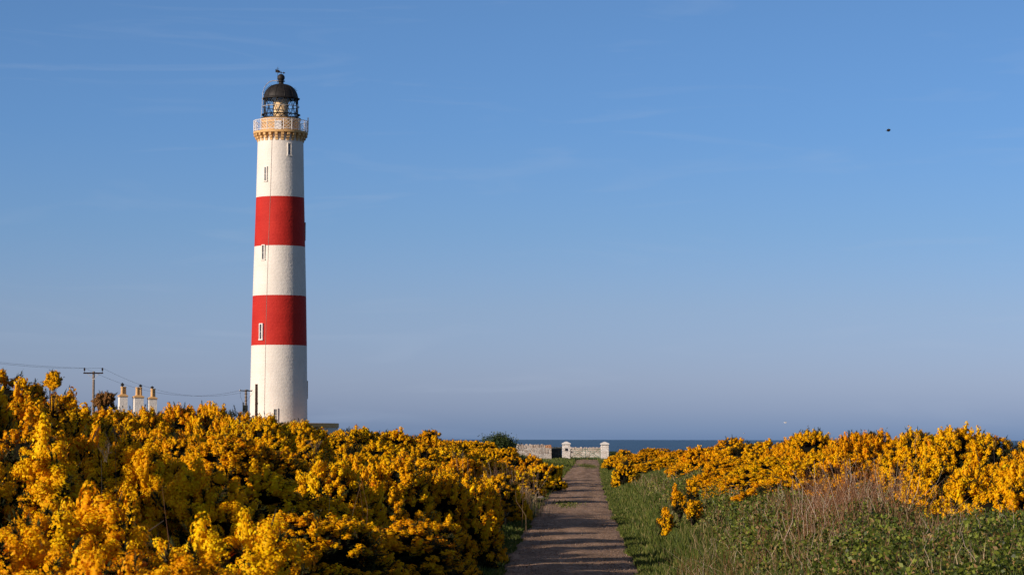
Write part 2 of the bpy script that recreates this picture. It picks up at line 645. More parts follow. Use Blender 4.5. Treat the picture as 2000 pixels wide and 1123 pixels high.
mlt = tt.nodes.new('ShaderNodeMixRGB')
mlt.blend_type = 'MULTIPLY'
mlt.inputs[0].default_value = 0.8
tt.links.new(mw.outputs[0], mlt.inputs[1])
tt.links.new(r2.outputs[0], mlt.inputs[2])
tt.links.new(mlt.outputs[0], bt.inputs['Base Color'])
bt.inputs['Roughness'].default_value = 0.9
bt.inputs['Specular IOR Level'].default_value = 0.2
n3 = tt.nodes.new('ShaderNodeTexNoise')
n3.inputs['Scale'].default_value = 14
n3.inputs['Detail'].default_value = 6
tt.links.new(co.outputs['Object'], n3.inputs[0])
bb = tt.nodes.new('ShaderNodeBump')
bb.inputs['Strength'].default_value = 0.45
bb.inputs['Distance'].default_value = 0.06
tt.links.new(n3.outputs[0], bb.inputs['Height'])
tt.links.new(bb.outputs[0], bt.inputs['Normal'])
yy = np.arange(-40, 252, 0.5)
uu = np.linspace(-1, 1, 13)
rows = []
for y in yy:
    jl = 0.10 * math.sin(y * 1.1) + 0.07 * math.sin(y * 3.1 + 1) + 0.08 * random.uniform(-1, 1)
    jr = 0.10 * math.sin(y * 0.9 + 2) + 0.07 * math.sin(y * 3.7) + 0.08 * random.uniform(-1, 1)
    h_ = float(hw(y))
    x0, x1 = xc(y) - h_ + jl, xc(y) + h_ + jr
    for u in uu:
        x = x0 + (x1 - x0) * (u + 1) / 2
        z = float(track_z(y)) + 0.03 * (1 - u * u) + 0.012 * math.sin(y * 0.8 + u * 5) - 0.015 * math.exp(-((abs(u) - 0.55) / 0.15) ** 2)
        if abs(u) == 1:
            z -= 0.05
        rows.append((x, y, z + 0.012))
ii = np.arange(len(yy) * 13).reshape(len(yy), 13)
Q = np.stack([ii[:-1, :-1], ii[:-1, 1:], ii[1:, 1:], ii[1:, :-1]], -1).reshape(-1, 4)
tag(mobj('track', fast_mesh('track', rows, Q, mats=[mt], smooth=True)), kind='structure')

# sea
ms_, ts_, bs_ = newmat('sea_water')
co = ts_.nodes.new('ShaderNodeTexCoord')
mp3 = ts_.nodes.new('ShaderNodeMapping')
mp3.inputs['Scale'].default_value = (0.35, 1.0, 1.0)
ts_.links.new(co.outputs['Object'], mp3.inputs[0])
n5 = ts_.nodes.new('ShaderNodeTexNoise')
n5.inputs['Scale'].default_value = 0.12
n5.inputs['Detail'].default_value = 9
n5.inputs['Roughness'].default_value = 0.65
ts_.links.new(mp3.outputs[0], n5.inputs[0])
r5 = ts_.nodes.new('ShaderNodeValToRGB')
r5.color_ramp.elements[0].position = 0.35
r5.color_ramp.elements[0].color = (0.020, 0.058, 0.105, 1)
r5.color_ramp.elements[1].position = 0.7
r5.color_ramp.elements[1].color = (0.034, 0.085, 0.140, 1)
ts_.links.new(n5.outputs[0], r5.inputs[0])
ts_.links.new(r5.outputs[0], bs_.inputs['Base Color'])
bs_.inputs['Roughness'].default_value = 0.35
bs_.inputs['Specular IOR Level'].default_value = 0.18
b5 = ts_.nodes.new('ShaderNodeBump')
b5.inputs['Strength'].default_value = 1.0
b5.inputs['Distance'].default_value = 1.2
ts_.links.new(n5.outputs[0], b5.inputs['Height'])
ts_.links.new(b5.outputs[0], bs_.inputs['Normal'])
mb = MB()
E = 120000
mb.add([(-E, -E, -16), (E, -E, -16), (E, E, -16), (-E, E, -16)], [(0, 1, 2, 3)])
tag(mb.build('sea', ms_), kind='structure')


# ------------------------------------------------------------------ foliage templates
def unit(v):
    return v / np.maximum(np.linalg.norm(v, axis=-1, keepdims=True), 1e-9)


def frames(D):
    """rotation matrices taking z to D with random spin; D (n,3) -> (n,3,3) columns x,y,z"""
    n = len(D)
    a = rng.normal(size=(n, 3))
    x = unit(a - D * np.sum(a * D, -1, keepdims=True))
    y = np.cross(D, x)
    return np.stack([x, y, D], -1)


def spike_template(nf, fs, seed, core=0.84):
    """unit raceme: axis z 0..1, radius about 1 -> (verts, quads, tris, tint of quads, of tris)"""
    r = np.random.default_rng(seed)

    def prof(t):
        t = np.asarray(t, float)
        return np.where(t < 0.2, 0.55 + 0.45 * np.sqrt(np.clip(t / 0.2, 0, 1)), np.clip((1 - t) / 0.8, 0, 1) ** 0.5)
    V, Qd, T, tq, ttn = [], [], [], [], []
    k = 6
    levels = [0.0, 0.25, 0.55, 0.82]
    for t in levels:
        for j in range(k):
            a = 2 * math.pi * j / k + t * 2
            q = prof(t) * core * r.uniform(0.88, 1.08)
            V.append((q * math.cos(a), q * math.sin(a), t))
    V.append((0, 0, 0.97))
    for i in range(len(levels) - 1):
        for j in range(k):
            Qd.append((i * k + j, i * k + (j + 1) % k, (i + 1) * k + (j + 1) % k, (i + 1) * k + j))
            tq.append(r.uniform(0.25, 0.6))
    for j in range(k):
        T.append(((len(levels) - 1) * k + j, (len(levels) - 1) * k + (j + 1) % k, len(V) - 1))
        ttn.append(r.uniform(0.25, 0.6))
    npom, per, pr = nf
    sc = np.array([1, 1, 0.32])
    for ip in range(npom):
        t = ((ip + r.uniform(0, 1)) / npom) ** 0.9
        a = ip * 2.4 + r.uniform(-0.4, 0.4)
        q = float(prof(t)) * r.uniform(0.75, 1.0)
        oo = np.array([math.cos(a), math.sin(a), 0.25 + 0.9 * t])
        oo /= np.linalg.norm(oo)
        pc = np.array([q * math.cos(a), q * math.sin(a), t / 0.32])
        ptint = r.uniform(-0.10, 0.10)
        prr = pr * r.uniform(0.75, 1.25)
        for _ in range(per):
            o = oo * 0.95 + unit(r.normal(size=3))
            o /= np.linalg.norm(o)
            p = pc + o * prr
            n_ = o + r.normal(size=3) * 0.16
            n_ /= np.linalg.norm(n_)
            b = np.cross(n_, r.normal(size=3))
            b /= np.linalg.norm(b)
            c = np.cross(n_, b)
            s = fs * r.uniform(0.7, 1.3)
            n0 = len(V)
            for u, v_ in ((-1, -0.7), (1, -0.7), (0.8, 0.9), (-0.8, 0.9)):
                V.append(tuple((p + b * u * s + c * v_ * s + n_ * (0.3 * s if v_ > 0 else 0)) * sc))
            Qd.append((n0, n0 + 1, n0 + 2, n0 + 3))
            tq.append(float(np.clip(r.uniform(0.35, 0.95) + ptint, 0, 1)))
    return [np.array(V), np.array(Qd), np.array(T), np.array(tq), np.array(ttn)]


def needle_template(n, seed, spread=1.0):
    r = np.random.default_rng(seed)
    V, T, tt_ = [], [], []
    for _ in range(n):
        t = r.uniform(0, 1)
        a = r.uniform(0, 2 * math.pi)
        o = np.array([math.cos(a) * spread, math.sin(a) * spread, 0.0])
        p = np.array([0, 0, t])
        w_ = np.array([-math.sin(a), math.cos(a), 0]) * 0.13
        ln = r.uniform(0.5, 1.15) * (1 - 0.4 * t)
        tip = p + o * ln + np.array([0, 0, r.uniform(0.05, 0.3)])
        n0 = len(V)
        V += [tuple(p - w_), tuple(p + w_ + np.array([0, 0, 0.03])), tuple(tip)]
        T.append((n0, n0 + 1, n0 + 2))
        tt_.append(r.random())
    return [np.array(V), np.zeros((0, 4), int), np.array(T), np.zeros(0), np.array(tt_)]


def stamp(tmpls, P, D, Ls, Rs, tshift=None):
    """place templates -> V,Q,T,tq,tt"""
    VV, QQ, TT, TQ, TTt = [], [], [], [], []
    base = 0
    n = len(P)
    which = rng.integers(0, len(tmpls), n)
    for k, (V, Qd, T, tq, tn) in enumerate(tmpls):
        s = np.where(which == k)[0]
        if len(s) == 0:
            continue
        M = frames(D[s])
        sc = np.stack([Rs[s], Rs[s], Ls[s]], -1)
        loc = V[None] * sc[:, None, :]
        W = np.einsum('nij,nvj->nvi', M, loc) + P[s][:, None, :]
        VV.append(W.reshape(-1, 3))
        off = base + (np.arange(len(s)) * len(V))[:, None, None]
        if len(Qd):
            QQ.append((Qd[None] + off).reshape(-1, 4))
            q = np.tile(tq, (len(s), 1))
            if tshift is not None:
                q = np.clip(q + tshift[s][:, None], 0, 1)
            TQ.append(q.ravel())
        if len(T):
            TT.append((T[None] + off).reshape(-1, 3))
            q = np.tile(tn, (len(s), 1))
            if tshift is not None:
                q = np.clip(q + tshift[s][:, None], 0, 1)
            TTt.append(q.ravel())
        base += len(s) * len(V)
    z4, z3 = np.zeros((0, 4), int), np.zeros((0, 3), int)
    return (np.concatenate(VV), np.concatenate(QQ) if QQ else z4, np.concatenate(TT) if TT else z3,
            np.concatenate(TQ) if TQ else np.zeros(0), np.concatenate(TTt) if TTt else np.zeros(0))


def smesh(name, parts, mat):
    V, Qd, T, tq, tn = parts
    return fast_mesh(name, V, Qd, T, [mat], np.concatenate([tq, tn]))


SP_NEAR = [spike_template((30, 15, 0.36), 0.085, 10 + i, 0.78) for i in range(5)]
SP_MID = [spike_template((13, 9, 0.33), 0.155, 20 + i) for i in range(5)]
SP_FAR = [spike_template((8, 5, 0.36), 0.27, 30 + i) for i in range(4)]
NEED = [needle_template(26, 40 + i) for i in range(4)]
NEED_N = [needle_template(60, 50 + i) for i in range(3)]


def gorse_meshes(wd, ht, seed, lod='mid', dens=36, cover=0.86, spires=0.07):
    """blossom, foliage and stem meshes of one bush, local origin at its base"""
    global rng
    rng = np.random.default_rng(seed)
    area = wd * ht
    nl = int(10 + area * 4.5 + 8 * max(0, ht / wd - 1))
    # lobes
    th = rng.uniform(0, 2 * np.pi, nl)
    rr_ = np.sqrt(rng.random(nl))
    rad = rng.uniform(0.13, 0.27, nl) * min(wd, 1.5 * ht) * (0.8 if area > 6 else 1.0)
    cx_ = np.cos(th) * rr_ * (wd / 2 - rad * 0.7)
    cy_ = np.sin(th) * rr_ * (wd / 2 - rad * 0.7)
    env = np.sqrt(np.clip(1 - (rr_ * 0.92) ** 2, 0.05, 1))
    cz_ = np.maximum(ht * env * rng.uniform(0.35 if ht < 1.2 * wd else 0.12, 1.0, nl) - rad, rad * 0.5)
    if ht > 1.8 * wd:            # steeple shape
        k_ = np.clip(1.15 - cz_ / ht, 0.15, 1)
        cx_ *= k_
        cy_ *= k_
        rad = rad * (0.6 + 0.5 * k_)
    top = np.max(cz_ + rad)
    cz_ *= ht * 0.97 / top
    Cn = np.stack([cx_, cy_, cz_], -1)
    cnt = np.maximum((4 * np.pi * rad ** 2 * dens).astype(int), 6)
    li = np.repeat(np.arange(nl), cnt)
    N = unit(rng.normal(size=(len(li), 3)))
    r_ = rad[li] * rng.uniform(0.92, 1.12, len(li))
    P = Cn[li] + N * r_[:, None] * np.array([1, 1, 1.05])
    d = np.linalg.norm(P[:, None, :] - Cn[None], axis=-1) - rad[None] * 0.93
    d[np.arange(len(li)), li] = 1
    keep = (d.min(1) > 0) & (P[:, 2] > 0.04 * ht) & ((N[:, 2] > -0.25) | (rng.random(len(li)) < 0.25))
    P, N = P[keep], N[keep]
    # patches without blossom
    ph = rng.uniform(0, 6, 6)
    fr = 2.6
    nz = (np.sin(P[:, 0] * fr + ph[0]) + np.sin(P[:, 1] * fr * 1.1 + ph[1]) + np.sin(P[:, 2] * fr * 1.3 + ph[2]) +
          0.7 * np.sin((P[:, 0] + P[:, 2]) * fr * 2.1 + ph[3]) + 0.7 * np.sin((P[:, 1] - P[:, 2]) * fr * 2.3 + ph[4])) / 4.4
    low = np.clip(1 - P[:, 2] / (0.35 * ht), 0, 1)
    bare = (nz + rng.normal(size=len(P)) * 0.22 + low * 0.25) > (cover * 1.0 - 0.45)
    fl = ~bare
    up = np.array([0, 0, 1.0])
    D = unit(N * 0.95 + up * 0.45 + rng.normal(size=N.shape) * 0.30)
    big_ = (rng.random(len(P)) < spires * 1.5) & (N[:, 2] > 0.25)
    kk = 1.25 if lod == 'near' else 1.0
    Ls = rng.uniform(0.09, 0.19, len(P)) * kk
    Rs = rng.uniform(0.050, 0.082, len(P)) * kk
    Ls[big_] = rng.uniform(0.28, 0.48, big_.sum())
    Rs[big_] = rng.uniform(0.075, 0.105, big_.sum())
    D[big_] = unit(D[big_] * 0.5 + up)
    P0 = P - D * (Ls * 0.45)[:, None]
    tm = {'near': SP_NEAR, 'mid': SP_MID, 'far': SP_FAR}[lod]
    ts = rng.normal(size=len(P)) * 0.12 - 0.03
    parts = stamp(tm, P0[fl], D[fl], Ls[fl], Rs[fl], ts[fl])
    me1 = smesh('blossom', parts, M_BLOSSOM)
    # green spiny shoots
    extra = rng.integers(0, len(P), int(len(P) * (1.1 if lod == 'near' else 1.4)))
    Pg = np.concatenate([P[bare], P[extra] + rng.normal(size=(len(extra), 3)) * 0.05])
    Dg = np.concatenate([D[bare], D[extra]])
    Dg = unit(Dg + rng.normal(size=Dg.shape) * 0.25)
    Lg = rng.uniform(0.16, 0.34, len(Pg))
    Rg = rng.uniform(0.05, 0.085, len(Pg))
    Pg = Pg - Dg * (Lg * rng.uniform(0.5, 1.1, len(Pg)))[:, None]
    pg = stamp(NEED_N if lod == 'near' else NEED, Pg, Dg, Lg, Rg, rng.normal(size=len(Pg)) * 0.2)
    # inner leafy mass
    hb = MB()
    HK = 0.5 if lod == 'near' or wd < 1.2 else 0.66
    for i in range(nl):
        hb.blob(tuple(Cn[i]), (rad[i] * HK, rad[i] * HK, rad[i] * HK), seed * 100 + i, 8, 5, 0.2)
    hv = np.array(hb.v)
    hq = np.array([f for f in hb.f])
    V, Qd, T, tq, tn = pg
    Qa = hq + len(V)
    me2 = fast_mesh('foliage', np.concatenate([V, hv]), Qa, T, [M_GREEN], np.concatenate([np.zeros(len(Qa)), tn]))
    sb = MB()
    for i in range(min(nl, 14)):
        c = Vector(Cn[i])
        b0 = Vector((0, 0, -0.15))
        mid = b0.lerp(c, 0.5) + Vector((0, 0, -0.1 * ht))
        sb.tube([b0, mid, c + Vector((0, 0, rad[i] * 0.3))], [0.022, 0.018, 0.012], 5)
    # a few bare twigs poking out
    for i in rng.integers(0, len(P), 10):
        p = Vector(P[i])
        dd = Vector(D[i])
        sb.tube([(0, 0, -0.1), p * 0.6, p + dd * 0.05, p + dd * 0.20 + Vector((0.03, 0.02, 0.02))], [0.02, 0.012, 0.008, 0.003], 4)
    me3s = sb
    return me1, me2, me3s


PROTO = {}


def get_proto(key):
    if key in PROTO:
        return PROTO[key]
    wd, ht, seed, lod, cover = key
    a, b, s = gorse_meshes(wd, ht, seed, lod, cover=cover, dens=50 if lod != 'far' else 40)
    so_ = s.build('stem', M_STEM)
    c = so_.data
    bpy.data.objects.remove(so_)
    PROTO[key] = (a, b, c)
    return PROTO[key]


CLASSES = [(1.1, 0.9), (1.2, 2.1), (1.8, 1.8), (2.6, 2.2), (3.6, 2.4), (5.0, 2.6)]


def gorse(px, top, Y, wd, label, group=None, lod=None, cover=0.86, own=False, name='gorse_bush', bottom=None):
    p = at(px, top, Y)
    gz = float(G(p.x, Y)) - 0.05
    if bottom is not None:
        gz = at(px, bottom, Y).z
    ht = max(p.z - gz, 0.35)
    if Y < 22:
        ht -= 0.15
    lod = lod or ('near' if Y < 30 else 'mid' if Y < 90 else 'far')
    r = random.Random(int(px * 31 + Y * 7))
    if own:
        key = (round(wd, 2), round(ht, 2), r.randint(0, 9999), lod, cover)
        k0 = (wd, ht)
    else:
        k0 = min(CLASSES, key=lambda c: abs(math.log(c[0] / wd)) + 0.8 * abs(math.log(c[1] / ht)))
        key = (k0[0], k0[1], 100 + CLASSES.index(k0) * 10 + r.randint(0, 1), lod, cover)
    a, b, c = get_proto(key)
    o = empty(name, (p.x, Y, gz), label, 'gorse bush', group, 0 if own else r.uniform(0, 6.28))
    o.scale = (wd / k0[0], wd / k0[0], ht / k0[1])
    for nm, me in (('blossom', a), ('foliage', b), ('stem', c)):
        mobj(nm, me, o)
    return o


GL = 'gorse bushes on the left of the track'
GR = 'gorse bushes on the right of the track'
LEFT = [
    # px, top, Y, width, label, own
    (185, 935, 17.5, 1.9, 'near gorse bush in the lower left corner, its golden spikes soft in focus', True),
    (415, 948, 17.0, 1.7, 'near gorse bush with tall golden spires at the bottom, left of centre', True),
    (560, 1020, 18.5, 1.1, 'small dark-sided gorse bush at the right end of the nearest row', True),
    (300, 1020, 14.5, 1.9, 'nearest low gorse bush cut by the bottom edge of the picture', True),
    (10, 1000, 15.5, 1.3, 'near gorse bush at the left edge above the bottom corner', True),
    (98, 850, 23.5, 1.0, 'narrow steeple-shaped gorse bush standing alone before dark shade', True),
    (0, 895, 25, 0.7, 'gorse bush cut by the left edge beside the steeple-shaped one', True),
    (250, 868, 29, 1.9, 'shaded gorse bush in the dark hollow behind the nearest row', True),
    (400, 905, 27, 1.4, 'shaded gorse bush with few lit tips at the right of the dark hollow', True),
    (5, 727, 36, 3.0, 'tallest gorse bush at the left edge, bright top against the sky', True),
    (118, 768, 38, 2.1, 'gorse bush on the right shoulder of the tallest left-edge bush', True),
    (-140, 715, 33, 2.6, 'unseen tall gorse bush beyond the left edge, added for its shadow', False),  # out of view, added to cast shadow into the frame
    (-600, 500, 24.5, 3.2, 'unseen gorse bush added outside the left edge to shade the hollow, nearer of two', False),  # unseen shade caster, placed and sized to darken the hollow
    (-790, 490, 26, 3.0, 'unseen gorse bush added outside the left edge to shade the hollow, farther of two', False),  # second unseen caster added for the hollow's shade
    (70, 800, 31, 1.8, 'shaded gorse bush below the tallest left-edge bush', False),
    (190, 800, 58, 3.0, 'gorse bush at the foot of the first power pole', False),
    (248, 800, 64, 3.2, 'gorse bush below the leftmost white chimney', False),
    (310, 793, 67, 3.6, 'gorse bush below the rightmost white chimney', False),
    (375, 790, 69, 3.6, 'gorse bush on the ridge midway between chimneys and transformer pole', False),
    (440, 795, 66, 3.2, 'gorse bush on the ridge just left of the transformer pole', False),
    (492, 812, 62, 2.4, 'gorse bush below the short dark pole beside the tower', False),
    (330, 838, 54, 3.2, 'gorse bush on the slope below the ridge under the chimneys', False),
    (430, 850, 50, 2.8, 'gorse bush on the slope left of the tower foot', False),
    (510, 862, 52, 2.8, 'gorse bush on the slope directly below the tower foot', False),
    (560, 823, 74, 2.8, 'gorse bush hiding the front of the tower plinth', False),
    (594, 826, 80, 2.2, 'dark-leaved gorse bush before the right side of the tower', False),
    (545, 925, 40, 2.2, 'gorse bush in front of the shaded slope, lower left of centre', False),
    (645, 903, 44, 2.1, 'gorse bush with two upright lit spires, left of the tallest mid-bank one', True),
    (738, 893, 47, 2.4, 'gorse bush at the middle of the left bank with a cone of bright spires', True),
    (828, 920, 48, 2.0, 'gorse bush with single upright spikes right of the bright cone', True),
    (895, 925, 51, 1.7, 'gorse bush leaning toward the track at mid-bank', True),
    (922, 960, 49, 1.05, 'low gorse bush at the near left edge of the track', True),
    (850, 903, 60, 2.4, 'gorse bush behind the single upright spikes of the left bank', False),
    (912, 922, 61, 1.5, 'gorse bush throwing its shadow over the track at mid-bank', False),
    (795, 893, 56, 2.2, 'gorse bush just right of and behind the bright cone', False),
    (600, 1000, 35, 2.4, 'mostly shaded gorse bush at the bottom, right of the nearest row', False),
    (740, 1000, 38, 2.3, 'shaded gorse bush at the bottom centre-left', False),
    (855, 1020, 42.5, 1.6, 'shaded gorse bush at the bottom edge by the track', False),
    (640, 852, 84, 3.6, 'gorse bush with a bare grey branch, below the plinth end', False),
    (715, 862, 78, 3.4, 'gorse bush in the middle distance behind the bright cone', False),
    (805, 872, 75, 3.3, 'gorse bush on the middle slope, left of the dry grass patch', False),
    (880, 893, 71, 2.6, 'gorse bush below the dry grass patch of the left bank', False),
    (955, 915, 74, 1.9, 'gorse bush overhanging the track verge in the middle distance', False),
    (1000, 945, 78, 1.0, 'small gorse bush touching the left verge beside the rock', False),
    (625, 838, 108, 3.6, 'gorse bush on the skyline at the end of the white plinth', False),
    (690, 833, 112, 4.0, 'gorse bush on the skyline right of the plinth', False),
    (765, 838, 114, 4.2, 'broad gorse bush on the skyline, midway from plinth to green shrub', False),
    (835, 838, 118, 3.6, 'round gorse bush at the right end of the raised skyline', False),
    (870, 866, 98, 3.4, 'gorse bush below the round skyline bush', False),
    (930, 885, 100, 3.0, 'gorse bush behind the brown dry grass on the left bank', False),
    (1010, 912, 108, 2.2, 'gorse bush at the lower end of the far left bank', False),
    (905, 858, 150, 5.2, 'far gorse bush left of the green shrub', False),
    (965, 872, 140, 4.4, 'far gorse bush directly below the green shrub', False),
    (1020, 888, 135, 3.4, 'far gorse bush before the left end of the stone wall', False),
    (1062, 900, 124, 1.9, 'farthest-reaching gorse bush beside the track bend', False),
    (880, 861, 190, 6, 'faint low gorse bush on the horizon, left of the green shrub', False),
]
for px, top, Y, wd, lab, own in LEFT:
    gorse(px, top, Y, wd, lab, GL, own=own, cover=0.98 if Y < 30 else 0.92)
RIGHT = [
    (1228, 877, 188, 3.6, 'farthest low gorse bush right of the gate', False, 0.95),
    (1283, 875, 180, 4.6, 'low rounded gorse bush second from the gate', False, 0.95),
    (1345, 878, 165, 4.4, 'low gorse bush under the open sea horizon', False, 0.95),
    (1222, 893, 128, 1.6, 'small gorse patch on the grass by the right verge', False, 0.9),
    (1300, 893, 142, 3.8, 'gorse bush in the front of the far low group', False, 0.95),
    (1370, 890, 122, 3.6, 'gorse bush where the right bank starts to rise', False, 0.95),
    (1410, 853, 112, 4.2, 'gorse bush topping the first rise of the right bank', False, 0.95),
    (1478, 860, 100, 4.0, 'gorse bush in the dip right of the first rise', False, 0.95),
    (1425, 898, 84, 2.6, 'gorse bush at the lower left end of the right bank', False, 0.92),
    (1495, 892, 80, 3.0, 'gorse bush before the dip of the right bank', False, 0.92),
    (1553, 850, 86, 3.6, 'gorse bush topping the middle of the right bank', False, 0.95),
    (1612, 838, 80, 2.5, 'gorse bush with one upright spike on the right skyline', True, 0.95),
    (1690, 842, 73, 3.0, 'gorse bush with a forked tip left of the dark hollow', True, 0.95),
    (1580, 885, 68, 2.6, 'gorse bush behind the left part of the red dry stalks', False, 0.92),
    (1655, 885, 63, 2.3, 'gorse bush behind the middle of the red dry stalks', False, 0.92),
    (1745, 858, 72, 2.0, 'gorse bush behind the dark hollow of the right bank', False, 0.9),
    (1805, 842, 62, 2.3, 'gorse bush on the skyline right of the dark hollow', True, 0.95),
    (1872, 834, 58, 2.1, 'tallest gorse bush of the right bank with raised tip', True, 0.95),
    (1940, 850, 55, 2.0, 'gorse bush right of the tallest on the right bank', True, 0.95),
    (2005, 862, 53, 2.2, 'gorse bush cut by the right edge of the picture', True, 0.95),
    (1462, 925, 73, 2.6, 'gorse bush low at the front of the right bank, left of the dry stalks', False, 0.92),
    (1540, 930, 67, 2.4, 'low gorse bush partly behind the left edge of the dry stalks', False, 0.92),
    (1815, 905, 55, 1.7, 'gorse bush at the right end of the dry stalks', True, 0.95),
    (1895, 935, 47.5, 1.5, 'lowest gorse bush reaching down into the brambles', True, 0.95),
    (1975, 940, 46, 1.5, 'lowest gorse bush at the right edge of the picture', True, 0.95),
    (1860, 895, 52, 1.8, 'gorse bush below the tallest one, above the brambles', True, 0.93),
    (1930, 905, 49.5, 1.7, 'low gorse bush spreading toward the brambles at right', True, 0.93),
    (2000, 915, 48, 1.6, 'low gorse bush at the right edge above the brambles', True, 0.93),
]
for px, top, Y, wd, lab, own, cov in RIGHT:
    gorse(px, top, Y, wd, lab, GR, own=own, cover=cov)
for px, top, bot, Y, wd, lab in ((1328, 962, 1000, 57, 0.32, 'small sprawling gorse with scattered yellow sprigs in green bramble'),
                                 (1354, 986, 1010, 55, 0.22, 'small gorse sprig right of the sprawling one in the bramble'),
                                 (1300, 1006, 1030, 54, 0.22, 'lowest small gorse sprig near the green verge'),
                                 (1352, 946, 968, 62, 0.24, 'small gorse sprig just above the sprawling one, toward the bank')):
    gorse(px, top, Y, wd, lab, GR, own=True, cover=0.95, bottom=bot)



# withered gorse against the sky, dead grey branches
def withered(px, top, bot, Y, wd, label, bm=M_BROWN):
    global rng
    rng = np.random.default_rng(int(px))
    p = at(px, top, Y)
    zb = at(px, bot, Y).z
    base = Vector((p.x, Y, float(G(p.x, Y))))
    o = empty('withered_gorse', base, label, 'withered bush', 'withered gorse bushes')
    tb = MB()
    tips = []
    for i in range(14):
        a = rng.uniform(0, 6.28)
        r_ = wd / 2 * rng.random() ** 0.5
        e = Vector((math.cos(a) * r_, math.sin(a) * r_, rng.uniform(zb - base.z, p.z - base.z)))
        tb.tube([(0, 0, -0.1), (e.x * 0.3, e.y * 0.3, (zb - base.z) * 0.8), e], [0.04 * wd, 0.03 * wd, 0.008 * wd ** 0.5], 5)
        tips.append(e)
    tb.build('branch', M_STEM, o)
    n = int(140 + 420 * wd)
    ii_ = rng.integers(0, len(tips), n)
    P = np.array([tuple(tips[i]) for i in ii_]) + rng.normal(size=(n, 3)) * np.array([wd * .13, wd * .13, (p.z - zb) * 0.13])
    P[:, 2] = np.minimum(P[:, 2], p.z - base.z)
    D = unit(rng.normal(size=(n, 3)) + np.array([0, 0, 0.8]))
    k = int(n * 0.72)
    mobj('blossom', smesh('withered_blossom', stamp(SP_MID, P[:k], D[:k], rng.uniform(.05, .09, k) * (1 + wd), rng.uniform(.02, .03, k) * (1 + wd)), bm), o)
    mobj('foliage', smesh('foliage', stamp(NEED, P[k:], D[k:], rng.uniform(.06, .12, n - k) * (1 + wd), rng.uniform(.02, .035, n - k) * (1 + wd)), M_GREEN), o)


withered(103, 733, 755, 37, 0.13, 'round gorse top, half golden and half brown, alone above the tallest left bush', M_BLOSSOM)
withered(206, 773, 800, 60, 0.42, 'brown withered gorse between the power pole and the chimneys')


def dead_branch(px, top, bot, Y, wd, label, seed, n=7):
    rr = random.Random(seed)
    p = at(px, top, Y)
    b = at(px, bot, Y)
    base = Vector((b.x, Y, float(G(b.x, Y))))
    tb = MB()

    def grow(p0, d, ln, r, dep):
        p1 = p0 + d * ln * 0.5 + Vector((rr.uniform(-.1, .1), rr.uniform(-.1, .1), 0)) * ln
        p2 = p0 + d * ln
        tb.tube([p0, p1, p2], [r, r * 0.8, r * 0.55], 5)
        if dep > 0:
            for _ in range(rr.randint(2, 4)):
                nd = (d + Vector((rr.uniform(-.8, .8), rr.uniform(-.8, .8), rr.uniform(-.4, .6)))).normalized()
                grow(p1.lerp(p2, rr.random()), nd, ln * rr.uniform(.4, .65), r * 0.55, dep - 1)
    h = p.z - b.z
    for _ in range(n):
        x = rr.uniform(-wd / 2, wd / 2)
        d = Vector((rr.uniform(-.5, .6), rr.uniform(-.4, .1), 1)).normalized()
        grow(Vector((x, 0, b.z - base.z)), d, h * rr.uniform(0.35, 0.65), h * 0.011, 4)
    tb.tube([(0, 0, -0.1), (wd * 0.1, 0, (b.z - base.z) * 0.6), (0, 0, b.z - base.z + 0.02)], [h * .010, h * .010, h * .008], 6)
    o = tb.build('dead_branch', M_DEADWOOD, None, tint=True)
    o.location = base
    tag(o, label, 'dead branch', 'dead gorse branches')


dead_branch(225, 818, 862, 26.5, 0.22, 'pale grey dead twigs rising in the dark hollow of the left bank', 4, 6)
dead_branch(198, 862, 902, 24.5, 0.18, 'grey dead twigs low in the dark hollow, below the paler tuft', 5, 5)
dead_branch(622, 845, 905, 62, 0.6, 'bare forked branch standing before the gorse below the plinth', 8, 3)
dead_branch(905, 880, 905, 84, 0.7, 'dead brushwood lying across the far left bank', 9, 5)
dead_branch(1788, 838, 870, 61, 0.25, 'bare twig above the right skyline beside the dark hollow', 11, 2)
dead_branch(1941, 845, 870, 54, 0.15, 'bare twig near the right edge above the gorse', 12, 2)

# green shrub at the wall
rng = np.random.default_rng(5)
pb = at(978, 845, 205)
base = Vector((pb.x, 205, float(G(pb.x, 205))))
o = empty('green_shrub', base, 'dark green leafy shrub rising behind the gorse left of the stone wall', 'shrub')
tb = MB()
H_ = pb.z - base.z
tips = []
for i in range(16):
    a = rng.uniform(0, 6.28)
    r_ = 1.15 * rng.random() ** 0.5
    e = Vector((math.cos(a) * r_, math.sin(a) * r_ * 0.8, H_ * rng.uniform(0.45, 0.93) * (1 - 0.25 * r_ / 1.15)))
    tb.tube([(0, 0, -0.1), (e.x * 0.4, e.y * 0.4, e.z * 0.55), e], [0.06, 0.04, 0.012], 5)
    tips.append(tuple(e))
tb.build('trunk', M_STEM, o)


def leaf_cloud(P, s, up=0.4, seed=0):
    n = len(P)
    N = unit(rng.normal(size=(n, 3)) + np.array([0, 0, up]))
    M = frames(N)
    q = np.array([(-.5, 0, 0), (0, -.35, .05), (.55, 0, 0), (0, .35, .05)])
    sc = (s * rng.uniform(0.6, 1.4, n))[:, None, None]
    V = np.einsum('nij,vj->nvi', M, q) * sc + P[:, None, :]
    Qd = np.arange(n * 4).reshape(n, 4)
    return V.reshape(-1, 3), Qd, np.zeros((0, 3), int), rng.random(n), np.zeros(0)


